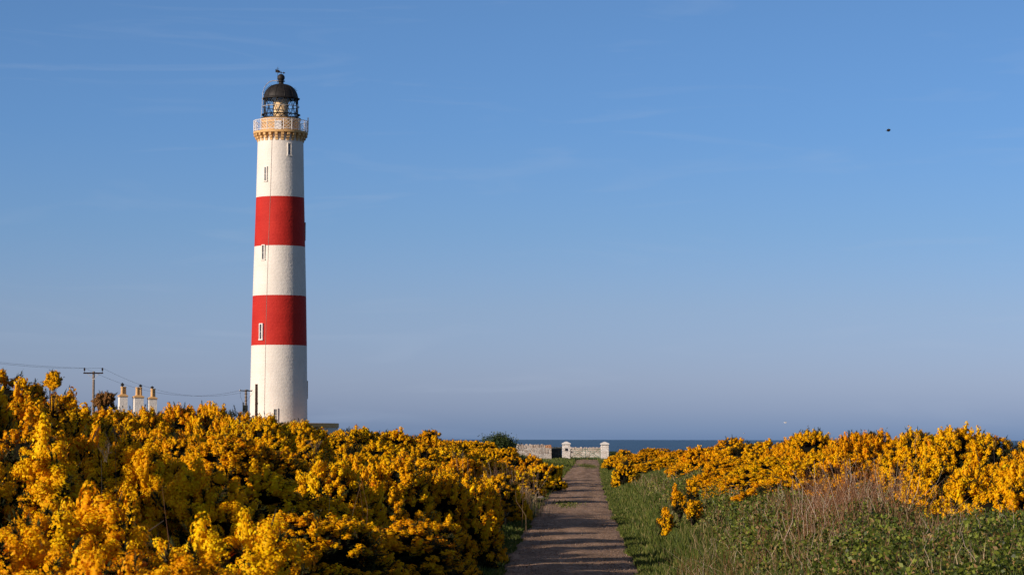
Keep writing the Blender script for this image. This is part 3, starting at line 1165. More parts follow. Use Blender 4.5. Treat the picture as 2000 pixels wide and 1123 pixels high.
n = 7000
T_ = np.array(tips)
P = T_[rng.integers(0, len(T_), n)] + rng.normal(size=(n, 3)) * np.array([0.30, 0.28, 0.24])
P = P[P[:, 2] < H_ + 0.1]
mobj('crown', smesh('crown', leaf_cloud(P, 0.11), M_SHRUB), o)
for px_, yb, lab in ((1198, 205, 'dark low shrub at the foot of the right gate pillar'),):
    pb = at(px_, 881, 252)
    base = Vector((pb.x, 252, float(G(pb.x, 252))))
    o = empty('low_shrub', base, lab, 'shrub')
    tb = MB()
    for i in range(7):
        tb.tube([(0, 0, -.1), (rng.uniform(-.3, .3), rng.uniform(-.2, .2), rng.uniform(.4, .8))], [.03, .01], 4)
    tb.build('trunk', M_STEM, o)
    P = rng.normal(size=(1200, 3)) * np.array([0.3, 0.25, 0.2]) + np.array([0, 0, 0.5])
    P = P[(P[:, 2] > 0) & (P[:, 2] < pb.z - base.z)]
    mobj('crown', smesh('crown', leaf_cloud(P, 0.10), M_SHRUB), o)


# ------------------------------------------------------------------ grass, stalks, bramble (uncountable)
def blades(X, Y, h, wd, lean=0.35, z0=None):
    n = len(X)
    Z = G(X, Y) - 0.03 if z0 is None else z0
    P = np.stack([X, Y, Z], -1)
    a = rng.uniform(0, 2 * np.pi, n)
    side = np.stack([np.cos(a), np.sin(a), np.zeros(n)], -1) * (wd / 2)[:, None]
    la = rng.uniform(0, 2 * np.pi, n)
    ld = np.stack([np.cos(la), np.sin(la), np.zeros(n)], -1) * (h * lean * rng.uniform(0.2, 1.2, n))[:, None]
    up = np.stack([np.zeros(n), np.zeros(n), h], -1)
    v0, v1 = P - side, P + side
    m = P + up * 0.6 + ld * 0.35
    v2, v3 = m - side * 0.8, m + side * 0.8
    v4 = P + up + ld
    V = np.stack([v0, v1, v3, v2, v4], 1).reshape(-1, 3)
    k = (np.arange(n) * 5)[:, None]
    Qd = k + np.array([[0, 1, 2, 3]])
    T = k + np.array([[3, 2, 4]])
    t = rng.random(n)
    return V, Qd, T, t, t


def merge(*ps):
    V, Qd, T, a, b = [], [], [], [], []
    off = 0
    for p in ps:
        V.append(p[0])
        Qd.append(p[1] + off)
        T.append(p[2] + off)
        a.append(p[3])
        b.append(p[4])
        off += len(p[0])
    return [np.concatenate(q) for q in (V, Qd, T, a, b)]


def scat(n, y0, y1, o0, o1, pw=1.0, side=1):
    """random points beside the track: y range, offset range from its centre line; denser near"""
    u = rng.random(n)
    # density proportional to 1/y
    y = y0 * (y1 / y0) ** u
    o_ = o0 + (o1 - o0) * rng.random(n) ** pw
    return xc(y) + side * o_, y


def patch(x, y, f, th, seed):
    r = np.random.default_rng(seed)
    ph = r.uniform(0, 6, 4)
    v = np.sin(x * f + ph[0]) + np.sin(y * f * 0.8 + ph[1]) + np.sin((x + y) * f * 1.7 + ph[2]) + np.sin((x - y) * f * 1.3 + ph[3])
    return (v / 4 + r.normal(size=len(x)) * 0.12) > th


rng = np.random.default_rng(21)
# green verge grass on both sides
gp = []
x, y = scat(90000, 30, 255, 1.30, 4.2, 1.3, 1)
h = rng.uniform(0.10, 0.34, len(x)) * (0.45 + 0.75 * sst(1.3, 2.6, x - xc(y)))
gp.append(blades(x, y, h, np.full(len(x), 0.018) * (0.7 + y / 90)))
x, y = scat(50000, 30, 255, 1.42, 3.2, 1.2, -1)
h = rng.uniform(0.10, 0.30, len(x)) * (0.45 + 0.75 * sst(1.3, 2.2, xc(y) - x))
gp.append(blades(x, y, h, np.full(len(x), 0.018) * (0.7 + y / 90)))
x, y = scat(60000, 28, 190, 3.5, 13, 1.0, 1)
h = rng.uniform(0.15, 0.42, len(x))
gp.append(blades(x, y, h, np.full(len(x), 0.018) * (0.7 + y / 90)))
for sd_ in (-1, 1):
    n = 16000
    y = 38 * (240 / 38) ** rng.random(n)
    edge = hw(y) - 0.28 * (0.5 + 0.5 * np.sin(y * 0.9 + sd_) * np.sin(y * 0.37)) * rng.random(n) ** 0.7
    x = xc(y) + sd_ * (edge + rng.random(n) * 0.12)
    gp.append(blades(x, y, rng.uniform(0.03, 0.12, n), np.full(n, 0.02) * (0.7 + y / 90), 0.8, track_z(y) + 0.0))
# before the wall
x = rng.uniform(-2, 22, 26000)
y = rng.uniform(205, 262, 26000)
k = np.abs(x - xc(y)) > hw(y) - 0.1
k |= (y > 247)
gp.append(blades(x[k], y[k], rng.uniform(0.1, 0.3, k.sum()), np.full(k.sum(), 0.06)))
tag(mobj('grass', smesh('grass', merge(*gp), M_GRASS)), 'green grass on the verges along the track', 'grass', kind='stuff')
# weeds creeping on the track middle
x = rng.normal(size=1500) * 0.35 + xc(212) + 0.1
y = rng.normal(size=1500) * 5 + 212
x2 = rng.normal(size=500) * 0.25 + xc(98) - 0.3
y2 = rng.normal(size=500) * 2.5 + 98
x, y = np.concatenate([x, x2]), np.concatenate([y, y2])
z = np.interp(y, yy, track_z(yy)) + 0.03
tag(mobj('track_weeds', smesh('track_weeds', blades(x, y, rng.uniform(.02, .06, len(x)), np.full(len(x), .05), 1.0, z), M_GRASS)),
    'low green weeds growing on the crown of the track', 'weeds', kind='stuff')

# loose grit on the track
rng = np.random.default_rng(31)
n = 14000
y = 40 * (150 / 40) ** rng.random(n)
u_ = rng.random(n) * 2 - 1
u_ = np.sign(u_) * np.abs(u_) ** 0.7
x = xc(y) + u_ * (hw(y) + 0.1)
r_ = rng.uniform(0.005, 0.014, n) * np.where(rng.random(n) < 0.03, 1.8, 1.0)
z = track_z(y) + 0.03 * (1 - u_ * u_) + 0.012 + r_ * 0.2
oct_ = np.array([(1, 0, 0), (-1, 0, 0), (0, 1, 0), (0, -1, 0), (0, 0, 0.7), (0, 0, -0.7)], float)
V = np.stack([x, y, z], -1)[:, None, :] + oct_[None] * (r_[:, None, None] * rng.uniform(0.7, 1.3, (n, 6, 1)))
fo = np.array([(0, 2, 4), (2, 1, 4), (1, 3, 4), (3, 0, 4), (2, 0, 5), (1, 2, 5), (3, 1, 5), (0, 3, 5)])
T = ((np.arange(n) * 6)[:, None, None] + fo[None]).reshape(-1, 3)
M_GRIT = leaf_mat('grit', [(0, (0.12, 0.08, 0.055)), (0.6, (0.27, 0.18, 0.13)), (1, (0.42, 0.32, 0.25))], 0.9, 0.0)
tag(mobj('gravel', fast_mesh('gravel', V.reshape(-1, 3), None, T, [M_GRIT], np.repeat(rng.random(n), 8))), 'loose grit and small stones scattered on the track',
    'gravel', kind='stuff')

# pale dry grass
rng = np.random.default_rng(22)
sp = []
x, y = scat(17000, 30, 180, 2.6, 13, 1.0, 1)
k = patch(x, y, 0.55, -0.12, 3)
x, y = x[k], y[k]
sp.append(blades(x, y, rng.uniform(0.25, 0.62, len(x)), np.full(len(x), 0.014) * (0.7 + y / 110), 0.5))
x, y = scat(9000, 60, 150, 1.9, 3.6, 1.0, -1)
k = patch(x, y, 0.35, 0.05, 8)
x, y = x[k], y[k]
sp.append(blades(x, y, rng.uniform(0.3, 0.7, len(x)), np.full(len(x), 0.016) * (0.7 + y / 110), 0.4))
for px_, Y_, rad_, hh in ((985, 84, 0.8, 0.95), (900, 66, 0.6, 1.1), (840, 58, 0.5, 1.0)):
    c = at(px_, 900, Y_)
    n = 1300
    x = c.x + rng.normal(size=n) * rad_ * 0.6
    y = Y_ + rng.normal(size=n) * rad_
    sp.append(blades(x, y, rng.uniform(0.5, 1.0, n) * hh, np.full(n, 0.018), 0.25))
tag(mobj('dry_grass', smesh('dry_grass', merge(*sp), M_STRAW)), 'straw-coloured dry grass in patches on both banks', 'dry grass', kind='stuff')


# reddish dry stalks
def stalks(X, Y, h, r, lean):
    n = len(X)
    Z = G(X, Y) - 0.05
    P = np.stack([X, Y, Z], -1)
    la = rng.uniform(0, 2 * np.pi, n)
    ld = np.stack([np.cos(la), np.sin(la) * 0.6, np.zeros(n)], -1) * (h * lean * np.abs(rng.normal(size=n)))[:, None]
    up = np.stack([np.zeros(n), np.zeros(n), h], -1)
    kink = rng.normal(size=(n, 3)) * 0.055 * np.array([1, 1, 0])
    C = np.stack([P, P + up * 0.4 + ld * 0.3 + kink, P + up * 0.75 + ld * 0.65 - kink, P + up + ld], 1)
    rad = np.array([1, 0.85, 0.65, 0.3])
    V = np.zeros((n, 4, 3, 3))
    for j in range(3):
        a = 2 * np.pi * j / 3
        V[:, :, j, 0] = C[:, :, 0] + math.cos(a) * rad[None] * r[:, None]
        V[:, :, j, 1] = C[:, :, 1] + math.sin(a) * rad[None] * r[:, None]
        V[:, :, j, 2] = C[:, :, 2]
    V = V.reshape(-1, 3)
    q = []
    for i in range(3):
        for j in range(3):
            j2 = (j + 1) % 3
            q.append((i * 3 + j, i * 3 + j2, i * 3 + 3 + j2, i * 3 + 3 + j))
    Qd = ((np.arange(n) * 12)[:, None, None] + np.array(q)[None]).reshape(-1, 4)
    return V, Qd, np.zeros((0, 3), int), np.repeat(rng.random(n), 9), np.zeros(0)


rng = np.random.default_rng(23)
st = []
n = 1500
Y_ = rng.uniform(44, 59, n)
pxs = np.concatenate([rng.normal(size=int(n * .62)) * 75 + 1650, rng.uniform(1430, 2010, n - int(n * .62))])
X_ = (pxs - 1000) / F * Y_
hh = (0.12 + 1.15 * rng.random(n) ** 1.5) * np.exp(-((pxs - 1670) / 230) ** 2) + 0.22
st.append(stalks(X_, Y_, hh, rng.uniform(0.004, 0.011, n), 0.42))
n = 800      # arching bramble canes
Y_ = rng.uniform(33, 52, n)
X_ = (rng.uniform(1330, 2020, n) - 1000) / F * Y_
st.append(stalks(X_, Y_, rng.uniform(0.2, 0.6, n), rng.uniform(0.005, 0.010, n), 1.1))
n = 650      # pale upright stems in the foreground
Y_ = rng.uniform(31, 46, n)
X_ = (rng.uniform(1300, 2020, n) - 1000) / F * Y_
st.append(stalks(X_, Y_, rng.uniform(0.25, 0.75, n), rng.uniform(0.004, 0.008, n), 0.25))
n = 1500
x, y = scat(n, 40, 120, 3.0, 10, 1.0, 1)
st.append(stalks(x, y, rng.uniform(0.3, 0.8, n), rng.uniform(0.005, 0.009, n), 0.3))
tag(mobj('dry_stalks', smesh('dry_stalks', merge(*st), M_DRY)), 'reddish-brown and bleached dry stalks before the right gorse bank',
    'dry stalks', kind='stuff')
rng = np.random.default_rng(25)
st = []
for px_, Y_, n, sx_ in ((985, 82, 200, .5), (650, 36, 2, .2), (715, 37, 2, .1), (860, 56, 16, .5), (900, 70, 50, .6), (460, 23, 2, .12)):
    c = at(px_, 900, Y_)
    st.append(stalks(c.x + rng.normal(size=n) * sx_, Y_ + rng.normal(size=n) * .4, rng.uniform(1.0, 1.9, n) if n > 10 else rng.uniform(1.5, 2.1, n),
                     rng.uniform(.004, .007, n), .2))
tag(mobj('tall_dry_stems', smesh('tall_dry_stems', merge(*st), M_DRY)), 'thin bleached dry stems between gorse bushes of the left bank',
    'dry stalks', kind='stuff')

# bramble cover
rng = np.random.default_rng(24)
n = 420000
u = rng.random(n)
Y_ = 29 * (110 / 29) ** u
off = 2.6 + 11 * rng.random(n)
X_ = xc(Y_) + off
mound = 0.16 + 0.36 * (0.5 + 0.5 * np.sin(X_ * 2.1 + Y_ * 0.7) * np.sin(Y_ * 1.1 - X_ * 0.8)) + 0.10 * np.sin(X_ * 5 + Y_ * 3)
dens = sst(2.6, 3.8, off) * (0.45 + 0.55 * patch(X_, Y_, 0.5, -0.7, 14))
k = rng.random(n) < dens
X_, Y_, mound = X_[k], Y_[k], mound[k]
Z_ = G(X_, Y_) + mound * rng.random(len(X_)) ** 0.5
br = leaf_cloud(np.stack([X_, Y_, Z_], -1), 0.060, 0.35)
tag(mobj('bramble', smesh('bramble', br, M_BRAMBLE)), 'low green bramble leaves covering the right foreground', 'bramble', kind='stuff')

# ------------------------------------------------------------------ lighthouse
TD = 285.0
tb0 = at(544.0, 820, TD)
TGZ = float(G(tb0.x, TD))
PXM = F / TD
LH = empty('lighthouse', (tb0.x, TD, TGZ), 'tall white lighthouse tower with two red bands and black domed lantern', 'lighthouse')
U = Vector((-tb0.x, -TD, 0)).normalized()          # towards the camera
Vr = Vector((-U.y, U.x, 0))                          # to the right as seen from the camera
if Vr.x < 0:
    Vr = -Vr


def zt(py, dist=TD - 2.8):
    return at(545, py, dist).z - TGZ


def az(phi):
    """phi degrees to the right of the camera-facing line"""
    return (Vr * math.sin(R(phi)) + U * math.cos(R(phi)))


def rr_at(z):
    zs = [0, zt(820), zt(675), zt(576), zt(480), zt(382), zt(272)]
    rs = [3.33, 3.20, 3.09, 2.97, 2.83, 2.68, 2.55]
    return float(np.interp(z, zs, rs))


mb = MB()
zb = [0] + [zt(p) for p in (820, 673.5, 576, 479, 382.5, 270)]
prof, mis = [], []
bands = [0, 0, 1, 0, 1, 0]
for i in range(6):
    k = 6
    for j in range(k):
        z = zb[i] + (zb[i + 1] - zb[i]) * j / k
        prof.append((rr_at(z), z))
        mis.append(bands[i])
prof.append((rr_at(zb[-1]), zb[-1]))
mb.lathe(prof, 96, mis=mis)
mb.build('tower', [M_WHITE, M_RED], LH, smooth=True)
# cornice
zc0 = zt(258.0)
zc1 = zt(253.0)
mb = MB()
mb.lathe([(2.5, zt(272)), (2.56, zt(271)), (2.50, zc0 - 0.02)], 72)
mb.build('gallery_neck', M_WHITE, LH, smooth=True)
mb = MB()
mb.lathe([(2.4, zc0), (2.98, zc0), (3.05, zc0 + 0.05), (3.05, zc1 - 0.03), (3.0, zc1), (2.0, zc1 + 0.01)], 72)
mb.build('gallery', M_OCHRE, LH)
NC = 26
for i in range(NC):
    phi = 360 * i / NC + 4
    d = az(phi)
    ang = math.atan2(d.y, d.x)
    mb = MB()
    hgt = (zc0 - zt(273)) / 3
    for j, (r1_, hh_) in enumerate(((2.99, 1), (2.81, 1), (2.63, 1))):
        z1 = zc0 - 0.004 - hgt * j
        r0_ = 2.46
        mb.box((d.x * (r0_ + r1_) / 2, d.y * (r0_ + r1_) / 2, z1 - hgt * 0.46), (r1_ - r0_, 0.30, hgt * 0.92), ang)
        if j < 2:
            r2_ = (2.86, 2.72)[j]
            mb.box((d.x * (r0_ + r2_) / 2, d.y * (r0_ + r2_) / 2, z1 - hgt * 0.96), (r2_ - r0_, 0.26, hgt * 0.07), ang)
    mb.build('corbel', M_OCHRE, LH)
# murette wall and cornice
zm0, zm1 = zc1, zt(231.5)
mb = MB()
mb.lathe([(2.16, zm0 + 0.005), (2.16, zm1)], 48)
mb.build('lantern_base', M_OCHRE, LH, smooth=True)
mb = MB()
mb.lathe([(2.16, zm1), (2.22, zm1 + 0.02), (2.32, zm1 + 0.18), (2.30, zm1 + 0.22), (1.9, zm1 + 0.23)], 16)
mb.build('base_cornice', M_OCHRE, LH)
mb = MB()
# door in the murette
d = az(-8)
mb.box((d.x * 2.17, d.y * 2.17, zm0 + 0.55), (0.10, 0.75, 1.05), math.atan2(d.y, d.x))
dr = mb.build('door', M_WPAINT, LH)
# railing
zr0, zr1 = zc1, zt(231.8)
RR_ = 3.02
mb = MB()
for z in (zr1, zr0 + 0.12):
    mb.ring(RR_, z, 0.032, 72, 5)
NP = 20
for i in range(NP):
    d = az(360 * i / NP + 6)
    mb.tube([d * RR_ + Vector((0, 0, zr0)), d * RR_ + Vector((0, 0, zr1 + 0.05))], 0.035, 5)
ND = 44
for i in range(ND):
    for s in (1, -1):
        a0 = 360 * i / ND
        p = []
        for q in range(5):
            t = q / 4
            d = az(a0 + s * t * (360 / ND) * 3.0)
            p.append(d * RR_ + Vector((0, 0, zr0 + 0.12 + (zr1 - zr0 - 0.12) * t)))
        mb.tube(p, 0.016, 4, cap=False)
mb.build('railing', M_WPAINT, LH)
d = az(83)
mb = MB()
mb.tube([d * (RR_ + .05) + Vector((0, 0, zr0)), d * (RR_ + .05) + Vector((0, 0, zr1 + 0.1)), d * (RR_ + .05) + Vector((0, 0, zr1 + 0.45))], [0.05, 0.07, 0.06], 6)
mb.box((d.x * (RR_ + .02), d.y * (RR_ + .02), zr1 - 0.1), (0.16, 0.16, 0.2), 0)
mb.build('aerial_post', M_WPAINT, LH)
# lantern
zl0 = zm1 + 0.23
zg = zt(219)
zs_ = zt(203)
ze = zt(187.5)
LR = 1.92
mb = MB()
mb.lathe([(2.24, zl0), (2.26, zl0 + 0.06), (2.2, zl0 + 0.12), (LR, zl0 + 0.12)], 48)
mb.ring(2.14, zg, 0.055, 48, 6)
mb.ring(LR, zg, 0.04, 48, 5)
mb.lathe([(LR, zg - 0.02), (2.12, zg - 0.02), (2.12, zg + 0.02), (LR, zg + 0.02)], 48)
for i in range(12):
    d = az(i * 30 + 10)
    mb.tube([d * 2.14 + Vector((0, 0, zg)), d * LR + Vector((0, 0, zg - 0.2))], 0.02, 4)
mb.build('lantern_catwalk', M_BLACK, LH, smooth=True)
mb = MB()
mb.ring(2.05, zs_, 0.035, 48, 6)
for i in range(12):
    d = az(i * 30 + 10)
    mb.tube([d * 2.05 + Vector((0, 0, zs_)), d * LR + Vector((0, 0, zs_))], 0.018, 4)
mb.build('hand_rail', M_SILVER, LH, smooth=True)
mb = MB()
NS = 16
tiers = [(zl0 + 0.12, zg - 0.02), (zg, zs_), (zs_, ze)]
for ti, (a, b) in enumerate(tiers):
    for i in range(NS):
        s0 = az(360 * (i + 0.5 * (ti % 2)) / NS)
        for s in (-0.5, 0.5):
            s1 = az(360 * (i + 0.5 * (ti % 2) + s) / NS)
            mb.tube([s0 * LR + Vector((0, 0, a)), s1 * LR + Vector((0, 0, b))], 0.037, 4)
    mb.ring(LR, b, 0.028, 48, 5)
for i in range(8):
    d = az(45 * i + 20)
    mb.tube([d * LR + Vector((0, 0, zl0)), d * LR + Vector((0, 0, ze))], 0.03, 4)
mb.build('glazing_bar', M_BLACK, LH)
mb = MB()
mb.lathe([(LR - 0.04, zl0 + 0.1), (LR - 0.04, ze)], 32)
mb.build('glass', M_GLASS, LH, smooth=True)
mb = MB()
mb.lathe([(0.0, zl0 + 0.03), (LR - 0.06, zl0 + 0.03)], 32)
mb.build('lantern_floor', M_BLACK, LH)
mb = MB()
mb.lathe([(0.80, zl0 + 0.05), (0.82, ze + 0.2), (0, ze + 0.22)], 24)
mb.lathe([(0.84, zs_ - 0.03), (0.86, zs_), (0.84, zs_ + 0.03)], 24)
mb.lathe([(0.83, zg - 0.03), (0.87, zg), (0.83, zg + 0.03)], 24)
mb.build('lens_cover', noise_mat('pale_ochre', (0.78, 0.54, 0.27), (0.85, 0.62, 0.33), 3, 0.7), LH, smooth=True)
# dome
zn = zt(159)
mb = MB()
prof = [(1.85, ze - 0.04), (2.09, ze - 0.05), (2.12, ze + 0.05), (1.93, ze + 0.10)]
hd = zn - ze - 0.10
for i in range(1, 15):
    a = (math.pi / 2) * i / 15
    prof.append((0.30 + 1.62 * math.cos(a) ** 0.95, ze + 0.12 + hd * math.sin(a) ** 1.12))
prof += [(0.40, zn - 0.02), (0.30, zn + 0.08), (0.28, zt(153.5)), (0.44, zt(153)), (0.44, zt(151.8)), (0.26, zt(151.2))]
r0_ = 0.42
zc_ = zt(145.5)
for i in range(1, 11):
    a = -math.pi / 2 + 0.6 + (math.pi - 0.6) * i / 10
    prof.append((max(r0_ * math.cos(a), 0.001), zc_ + r0_ * math.sin(a)))
mb.lathe(prof, 64)
for i in range(9):
    for s in (-1, 1):
        pass
mb.build('dome', M_BLACK, LH, smooth=True)
mb = MB()
for k_ in range(12):        # raised seams of the dome
    d = az(30 * k_ - 18)
    pts = []
    for i in range(0, 14):
        a = (math.pi / 2) * i / 14
        pts.append(d * (0.31 + 1.63 * math.cos(a) ** 0.95) + Vector((0, 0, ze + 0.125 + hd * math.sin(a) ** 1.12)))
    mb.tube(pts, 0.022, 4)
for sgn in (-1, 1):          # climbing studs
    for i in range(2, 11):
        if sgn == 1 and i not in (5, 6, 7):
            continue
        a = (math.pi / 2) * i / 14
        d = az(80 * sgn)
        p = d * (0.31 + 1.63 * math.cos(a) ** 0.95) + Vector((0, 0, ze + 0.12 + hd * math.sin(a) ** 1.12))
        mb.tube([p, p + d * 0.12 + Vector((0, 0, 0.09))], 0.025, 4)
mb.build('dome_rib', M_BLACK, LH)
mb = MB()
top = zc_ + r0_
mb.tube([(0, 0, top - 0.05), (0, 0, top + 0.28)], 0.03, 5)
a0_, a1_ = -Vr * 0.45, Vr * 0.75
zz = top + 0.16
mb.tube([Vector((0, 0, zz)) - Vr * 0.15, Vector((0, 0, zz - 0.03)) + Vr * 0.30], 0.03, 5)
mb.lathe([(0, top + 0.13), (0.07, top + 0.2), (0, top + 0.27)], 8)
# arrow head, both ends solid
hp = [Vector((0, 0, zz - 0.16)) + Vr * 0.24, Vector((0, 0, zz + 0.10)) + Vr * 0.24, Vector((0, 0, zz - 0.04)) + Vr * 0.48]
tn_ = U * 0.02
mb.add([p + tn_ for p in hp] + [p - tn_ for p in hp], [(0, 1, 2), (5, 4, 3), (0, 3, 4, 1), (1, 4, 5, 2), (2, 5, 3, 0)])
fp = [Vector((0, 0, zz + 0.02)) - Vr * 0.64, Vector((0, 0, zz + 0.36)) - Vr * 0.64, Vector((0, 0, zz + 0.30)) - Vr * 0.28, Vector((0, 0, zz + 0.12)) - Vr * 0.06,
      Vector((0, 0, zz - 0.04)) - Vr * 0.2]
mb.add([p + tn_ for p in fp] + [p - tn_ for p in fp],
       [(0, 1, 2, 3, 4), (9, 8, 7, 6, 5)] + [(i, i + 5, (i + 1) % 5 + 5, (i + 1) % 5) for i in range(5)])
mb.build('weather_vane', M_BLACK, LH)
mb = MB()
lx = -Vr * 0.42 + U * 0.1
mb.tube([lx + Vector((0, 0, zn - 0.25)), lx + Vr * 0.05 + Vector((0, 0, zt(124.5)))], 0.018, 4)
mb.tube([lx - Vr * 0.14 + Vector((0, 0, zt(127.5))), lx + Vr * 0.2 + Vector((0, 0, zt(127.5)))], 0.014, 4)
mb.tube([lx - U * 0.14 + Vector((0, 0, zt(127.5))), lx + U * 0.14 + Vector((0, 0, zt(127.5)))], 0.014, 4)
mb.build('lightning_rod', M_BLACK, LH)
mb = MB()
p = []
for q, (px_, py_) in enumerate(((509, 231), (510.5, 215), (511.5, 195), (512, 183), (514.5, 174), (519, 167), (524, 162.5), (530, 160), (541, 159.5))):
    d_ = -Vr * ((547.3 - px_) / PXM)
    p.append(Vector((d_.x, d_.y, zt(py_, TD))) + U * 0.4)
mb.tube(p, 0.035, 5)
mb.tube([v + U * 0.35 for v in p], 0.02, 4)
for i in range(1, len(p) - 1):
    mb.tube([p[i], p[i] + U * 0.35], 0.018, 4)
mb.build('ladder', M_SILVER, LH)
# conductor strip on the shaft
mb = MB()
p = []
for py_, px_, ax_ in ((273, 530.6, 547.3), (382, 527.6, 546.6), (480, 523.8, 545.9), (576, 520.6, 545), (674, 518, 544), (822, 516, 543.4)):
    z = zt(py_)
    r_ = rr_at(z)
    s = (px_ - ax_) / (r_ * PXM)
    d = az(math.degrees(math.asin(s)))
    p.append(d * (r_ + 0.015) + Vector((0, 0, z)))
mb.tube(p[::-1], 0.022, 4)
mb.build('conductor', M_REVEAL, LH)


# windows: px, top, bottom, axis x, style
def twin(px, y0, y1, axx, w_, framed=False):
    z0, z1 = zt(y1), zt(y0)
    zm = (z0 + z1) / 2
    r_ = rr_at(zm)
    s = (px - axx) / (r_ * PXM)
    d = az(math.degrees(math.asin(s)))
    ang = math.atan2(d.y, d.x)
    tilt = (rr_at(z0) - rr_at(z1))
    h_ = z1 - z0
    c = d * r_
    fw, dep = 0.10, (0.30 if framed else 0.22)
    sdv = Vector((-d.y, d.x, 0))
    mb = MB()
    for sg in (-1, 1):
        cc = c + sdv * sg * (w_ / 2 + fw / 2)
        mb.box((cc.x, cc.y, zm), (dep, fw, h_), ang)
    mb.box((c.x, c.y, z1 + fw / 2), (dep, w_ + 2 * fw, fw), ang)
    mb.box((c.x + d.x * 0.03, c.y + d.y * 0.03, z0 - fw * 0.6), (dep, w_ + 3.0 * fw, fw * 1.2), ang)
    f = mb.build('window', M_WPAINT if framed else M_WHITE, LH)
    mb = MB()
    cc = c + d * 0.035
    mb.box((cc.x, cc.y, zm), (0.03, w_, h_), ang)
    mb.build('pane', M_GLAZE, f)
    mb = MB()
    cc = c + d * 0.06 + sdv * (w_ * 0.18)
    mb.box((cc.x, cc.y, zm), (0.03, 0.03, h_), ang)
    mb.box((c.x + d.x * 0.06, c.y + d.y * 0.06, zm), (0.025, w_, 0.03), ang)
    mb.build('glazing_bar', M_WPAINT, f)


twin(564.5, 280, 302, 547.4, 0.30)
twin(519, 326, 352, 547, 0.24)
twin(514.5, 479, 506, 545.8, 0.28)
twin(510.2, 633, 662, 544.4, 0.30, True)
twin(537.5, 799, 823, 543.4, 0.32)
# narrow strips at the right-hand limb of the shaft
for (a, b) in ((430, 466), (742, 778)):
    d = az(93)
    z0, z1 = zt(b), zt(a)
    r_ = rr_at((z0 + z1) / 2)
    mb = MB()
    mb.box((d.x * r_, d.y * r_, (z0 + z1) / 2), (0.15, 0.5, z1 - z0), math.atan2(d.y, d.x))
    mb.build('window', M_REVEAL, LH)
# plinth drum
zp1 = zt(825.5, TD - 6.6)
mb = MB()
mb.lathe([(6.62, -0.3), (6.60, zp1 - 0.50)], 96)
mb.build('plinth', M_WHITE, LH, smooth=True)
mb = MB()
mb.lathe([(6.60, zp1 - 0.50), (6.70, zp1 - 0.50), (6.70, zp1 - 0.02), (6.66, zp1), (3.0, zp1 + 0.02)], 96)
mb.build('plinth_coping', M_OCHRE, LH)

# ------------------------------------------------------------------ keepers' house with three chimneys
HY = 262.0
hb = at(270, 800, HY)
hz = float(G(hb.x, HY))
HO = empty('keepers_house', (hb.x, HY, hz), "lighthouse keepers' house behind the gorse with three white chimneys showing", 'house', None, R(8))
Hr = at(270, 806, HY).z - hz
mb = MB()
hl, hd_ = 9.5, 7.0
mb.box((0, 0, (Hr - 2.0) / 2 - 0.1), (hl, hd_, Hr - 2.0 + 0.2))
mb.build('wall', M_WHITE, HO)
mb = MB()
e = Hr - 2.0
ov = 0.25
mb.add([(-hl / 2 - ov, -hd_ / 2 - ov, e), (hl / 2 + ov, -hd_ / 2 - ov, e), (hl / 2 + ov, hd_ / 2 + ov, e), (-hl / 2 - ov, hd_ / 2 + ov, e),
        (-hl / 2 + 2.2, 0, Hr), (hl / 2 - 2.2, 0, Hr)], [(0, 1, 5, 4), (2, 3, 4, 5), (1, 2, 5), (3, 0, 4), (3, 2, 1, 0)])
mb.build('roof', M_SLATE, HO)
for x_ in (-3.0, 0, 3.0):
    mb = MB()
    mb.box((x_, -hd_ / 2 + 0.01 - 0.02, 1.3), (0.9, 0.06, 1.3))
    f = mb.build('window', M_WPAINT, HO)
    mb = MB()
    mb.box((x_, -hd_ / 2 - 0.035, 1.3), (0.74, 0.03, 1.14))
    mb.build('pane', M_GLAZE, f)
HM = Matrix.Translation(HO.location) @ Matrix.Rotation(R(8), 4, 'Z')
HI = HM.inverted()
pm = F / HY


def chimney(px, wtop, cap_t, pot_t, tip, pots, ang):
    """px: left, right of the stack; rows of the stack top, cap top, pot top and cowl tip"""
    c = HI @ at((px[0] + px[1]) / 2, wtop, HY)
    zz_ = lambda py: (HI @ at(270, py, HY)).z
    w_ = (px[1] - px[0]) / pm / 1.22
    mb = MB()
    z1 = zz_(wtop)
    z0 = Hr - 1.9
    mb.box((c.x, 0, (z0 + z1) / 2), (w_, w_, z1 - z0), ang)
    st_ = mb.build('chimney', M_WHITE, HO)
    mb = MB()
    mb.box((c.x, 0, z1 + 0.045), (w_ + 0.04, w_ + 0.04, 0.09), ang, 1)
    zc2 = zz_(cap_t)
    hh = zc2 - z1 - 0.09
    mb.box((c.x, 0, z1 + 0.09 + hh * 0.2), (w_ + 0.12, w_ + 0.12, hh * 0.4), ang)
    mb.box((c.x, 0, z1 + 0.09 + hh * 0.7), (w_ + 0.10, w_ + 0.10, hh * 0.6), ang, 0, 0.45)
    mb.build('cap', [M_OCHRE, M_REVEAL], st_)
    z2 = zz_(pot_t)
    for k_, (dx, cowl) in enumerate(pots):
        mb = MB()
        mb.lathe([(0.19, zc2 - 0.12), (0.165, zc2 + 0.05), (0.15, z2 - 0.12), (0.185, z2 - 0.11), (0.185, z2 - 0.02), (0.13, z2)], 16, 0, (c.x + dx, 0.0 if k_ == 0 else 0.12))
        p_ = mb.build('chimney_pot', M_OCHRE, st_, smooth=False)
        if cowl:
            z3 = zz_(tip)
            mb = MB()
            s_ = z3 - z2
            mb.lathe([(0.09, z2 - 0.03), (0.09, z2 + s_ * .2), (0.17, z2 + s_ * .3), (0.19, z2 + s_ * .5), (0.15, z2 + s_ * .68), (0.07, z2 + s_ * .75), (0.09, z2 + s_ * .85), (0.0, z3)],
                     12, 0, (c.x + dx, 0.0 if k_ == 0 else 0.12))
            mb.build('cowl', M_BLACK, st_)


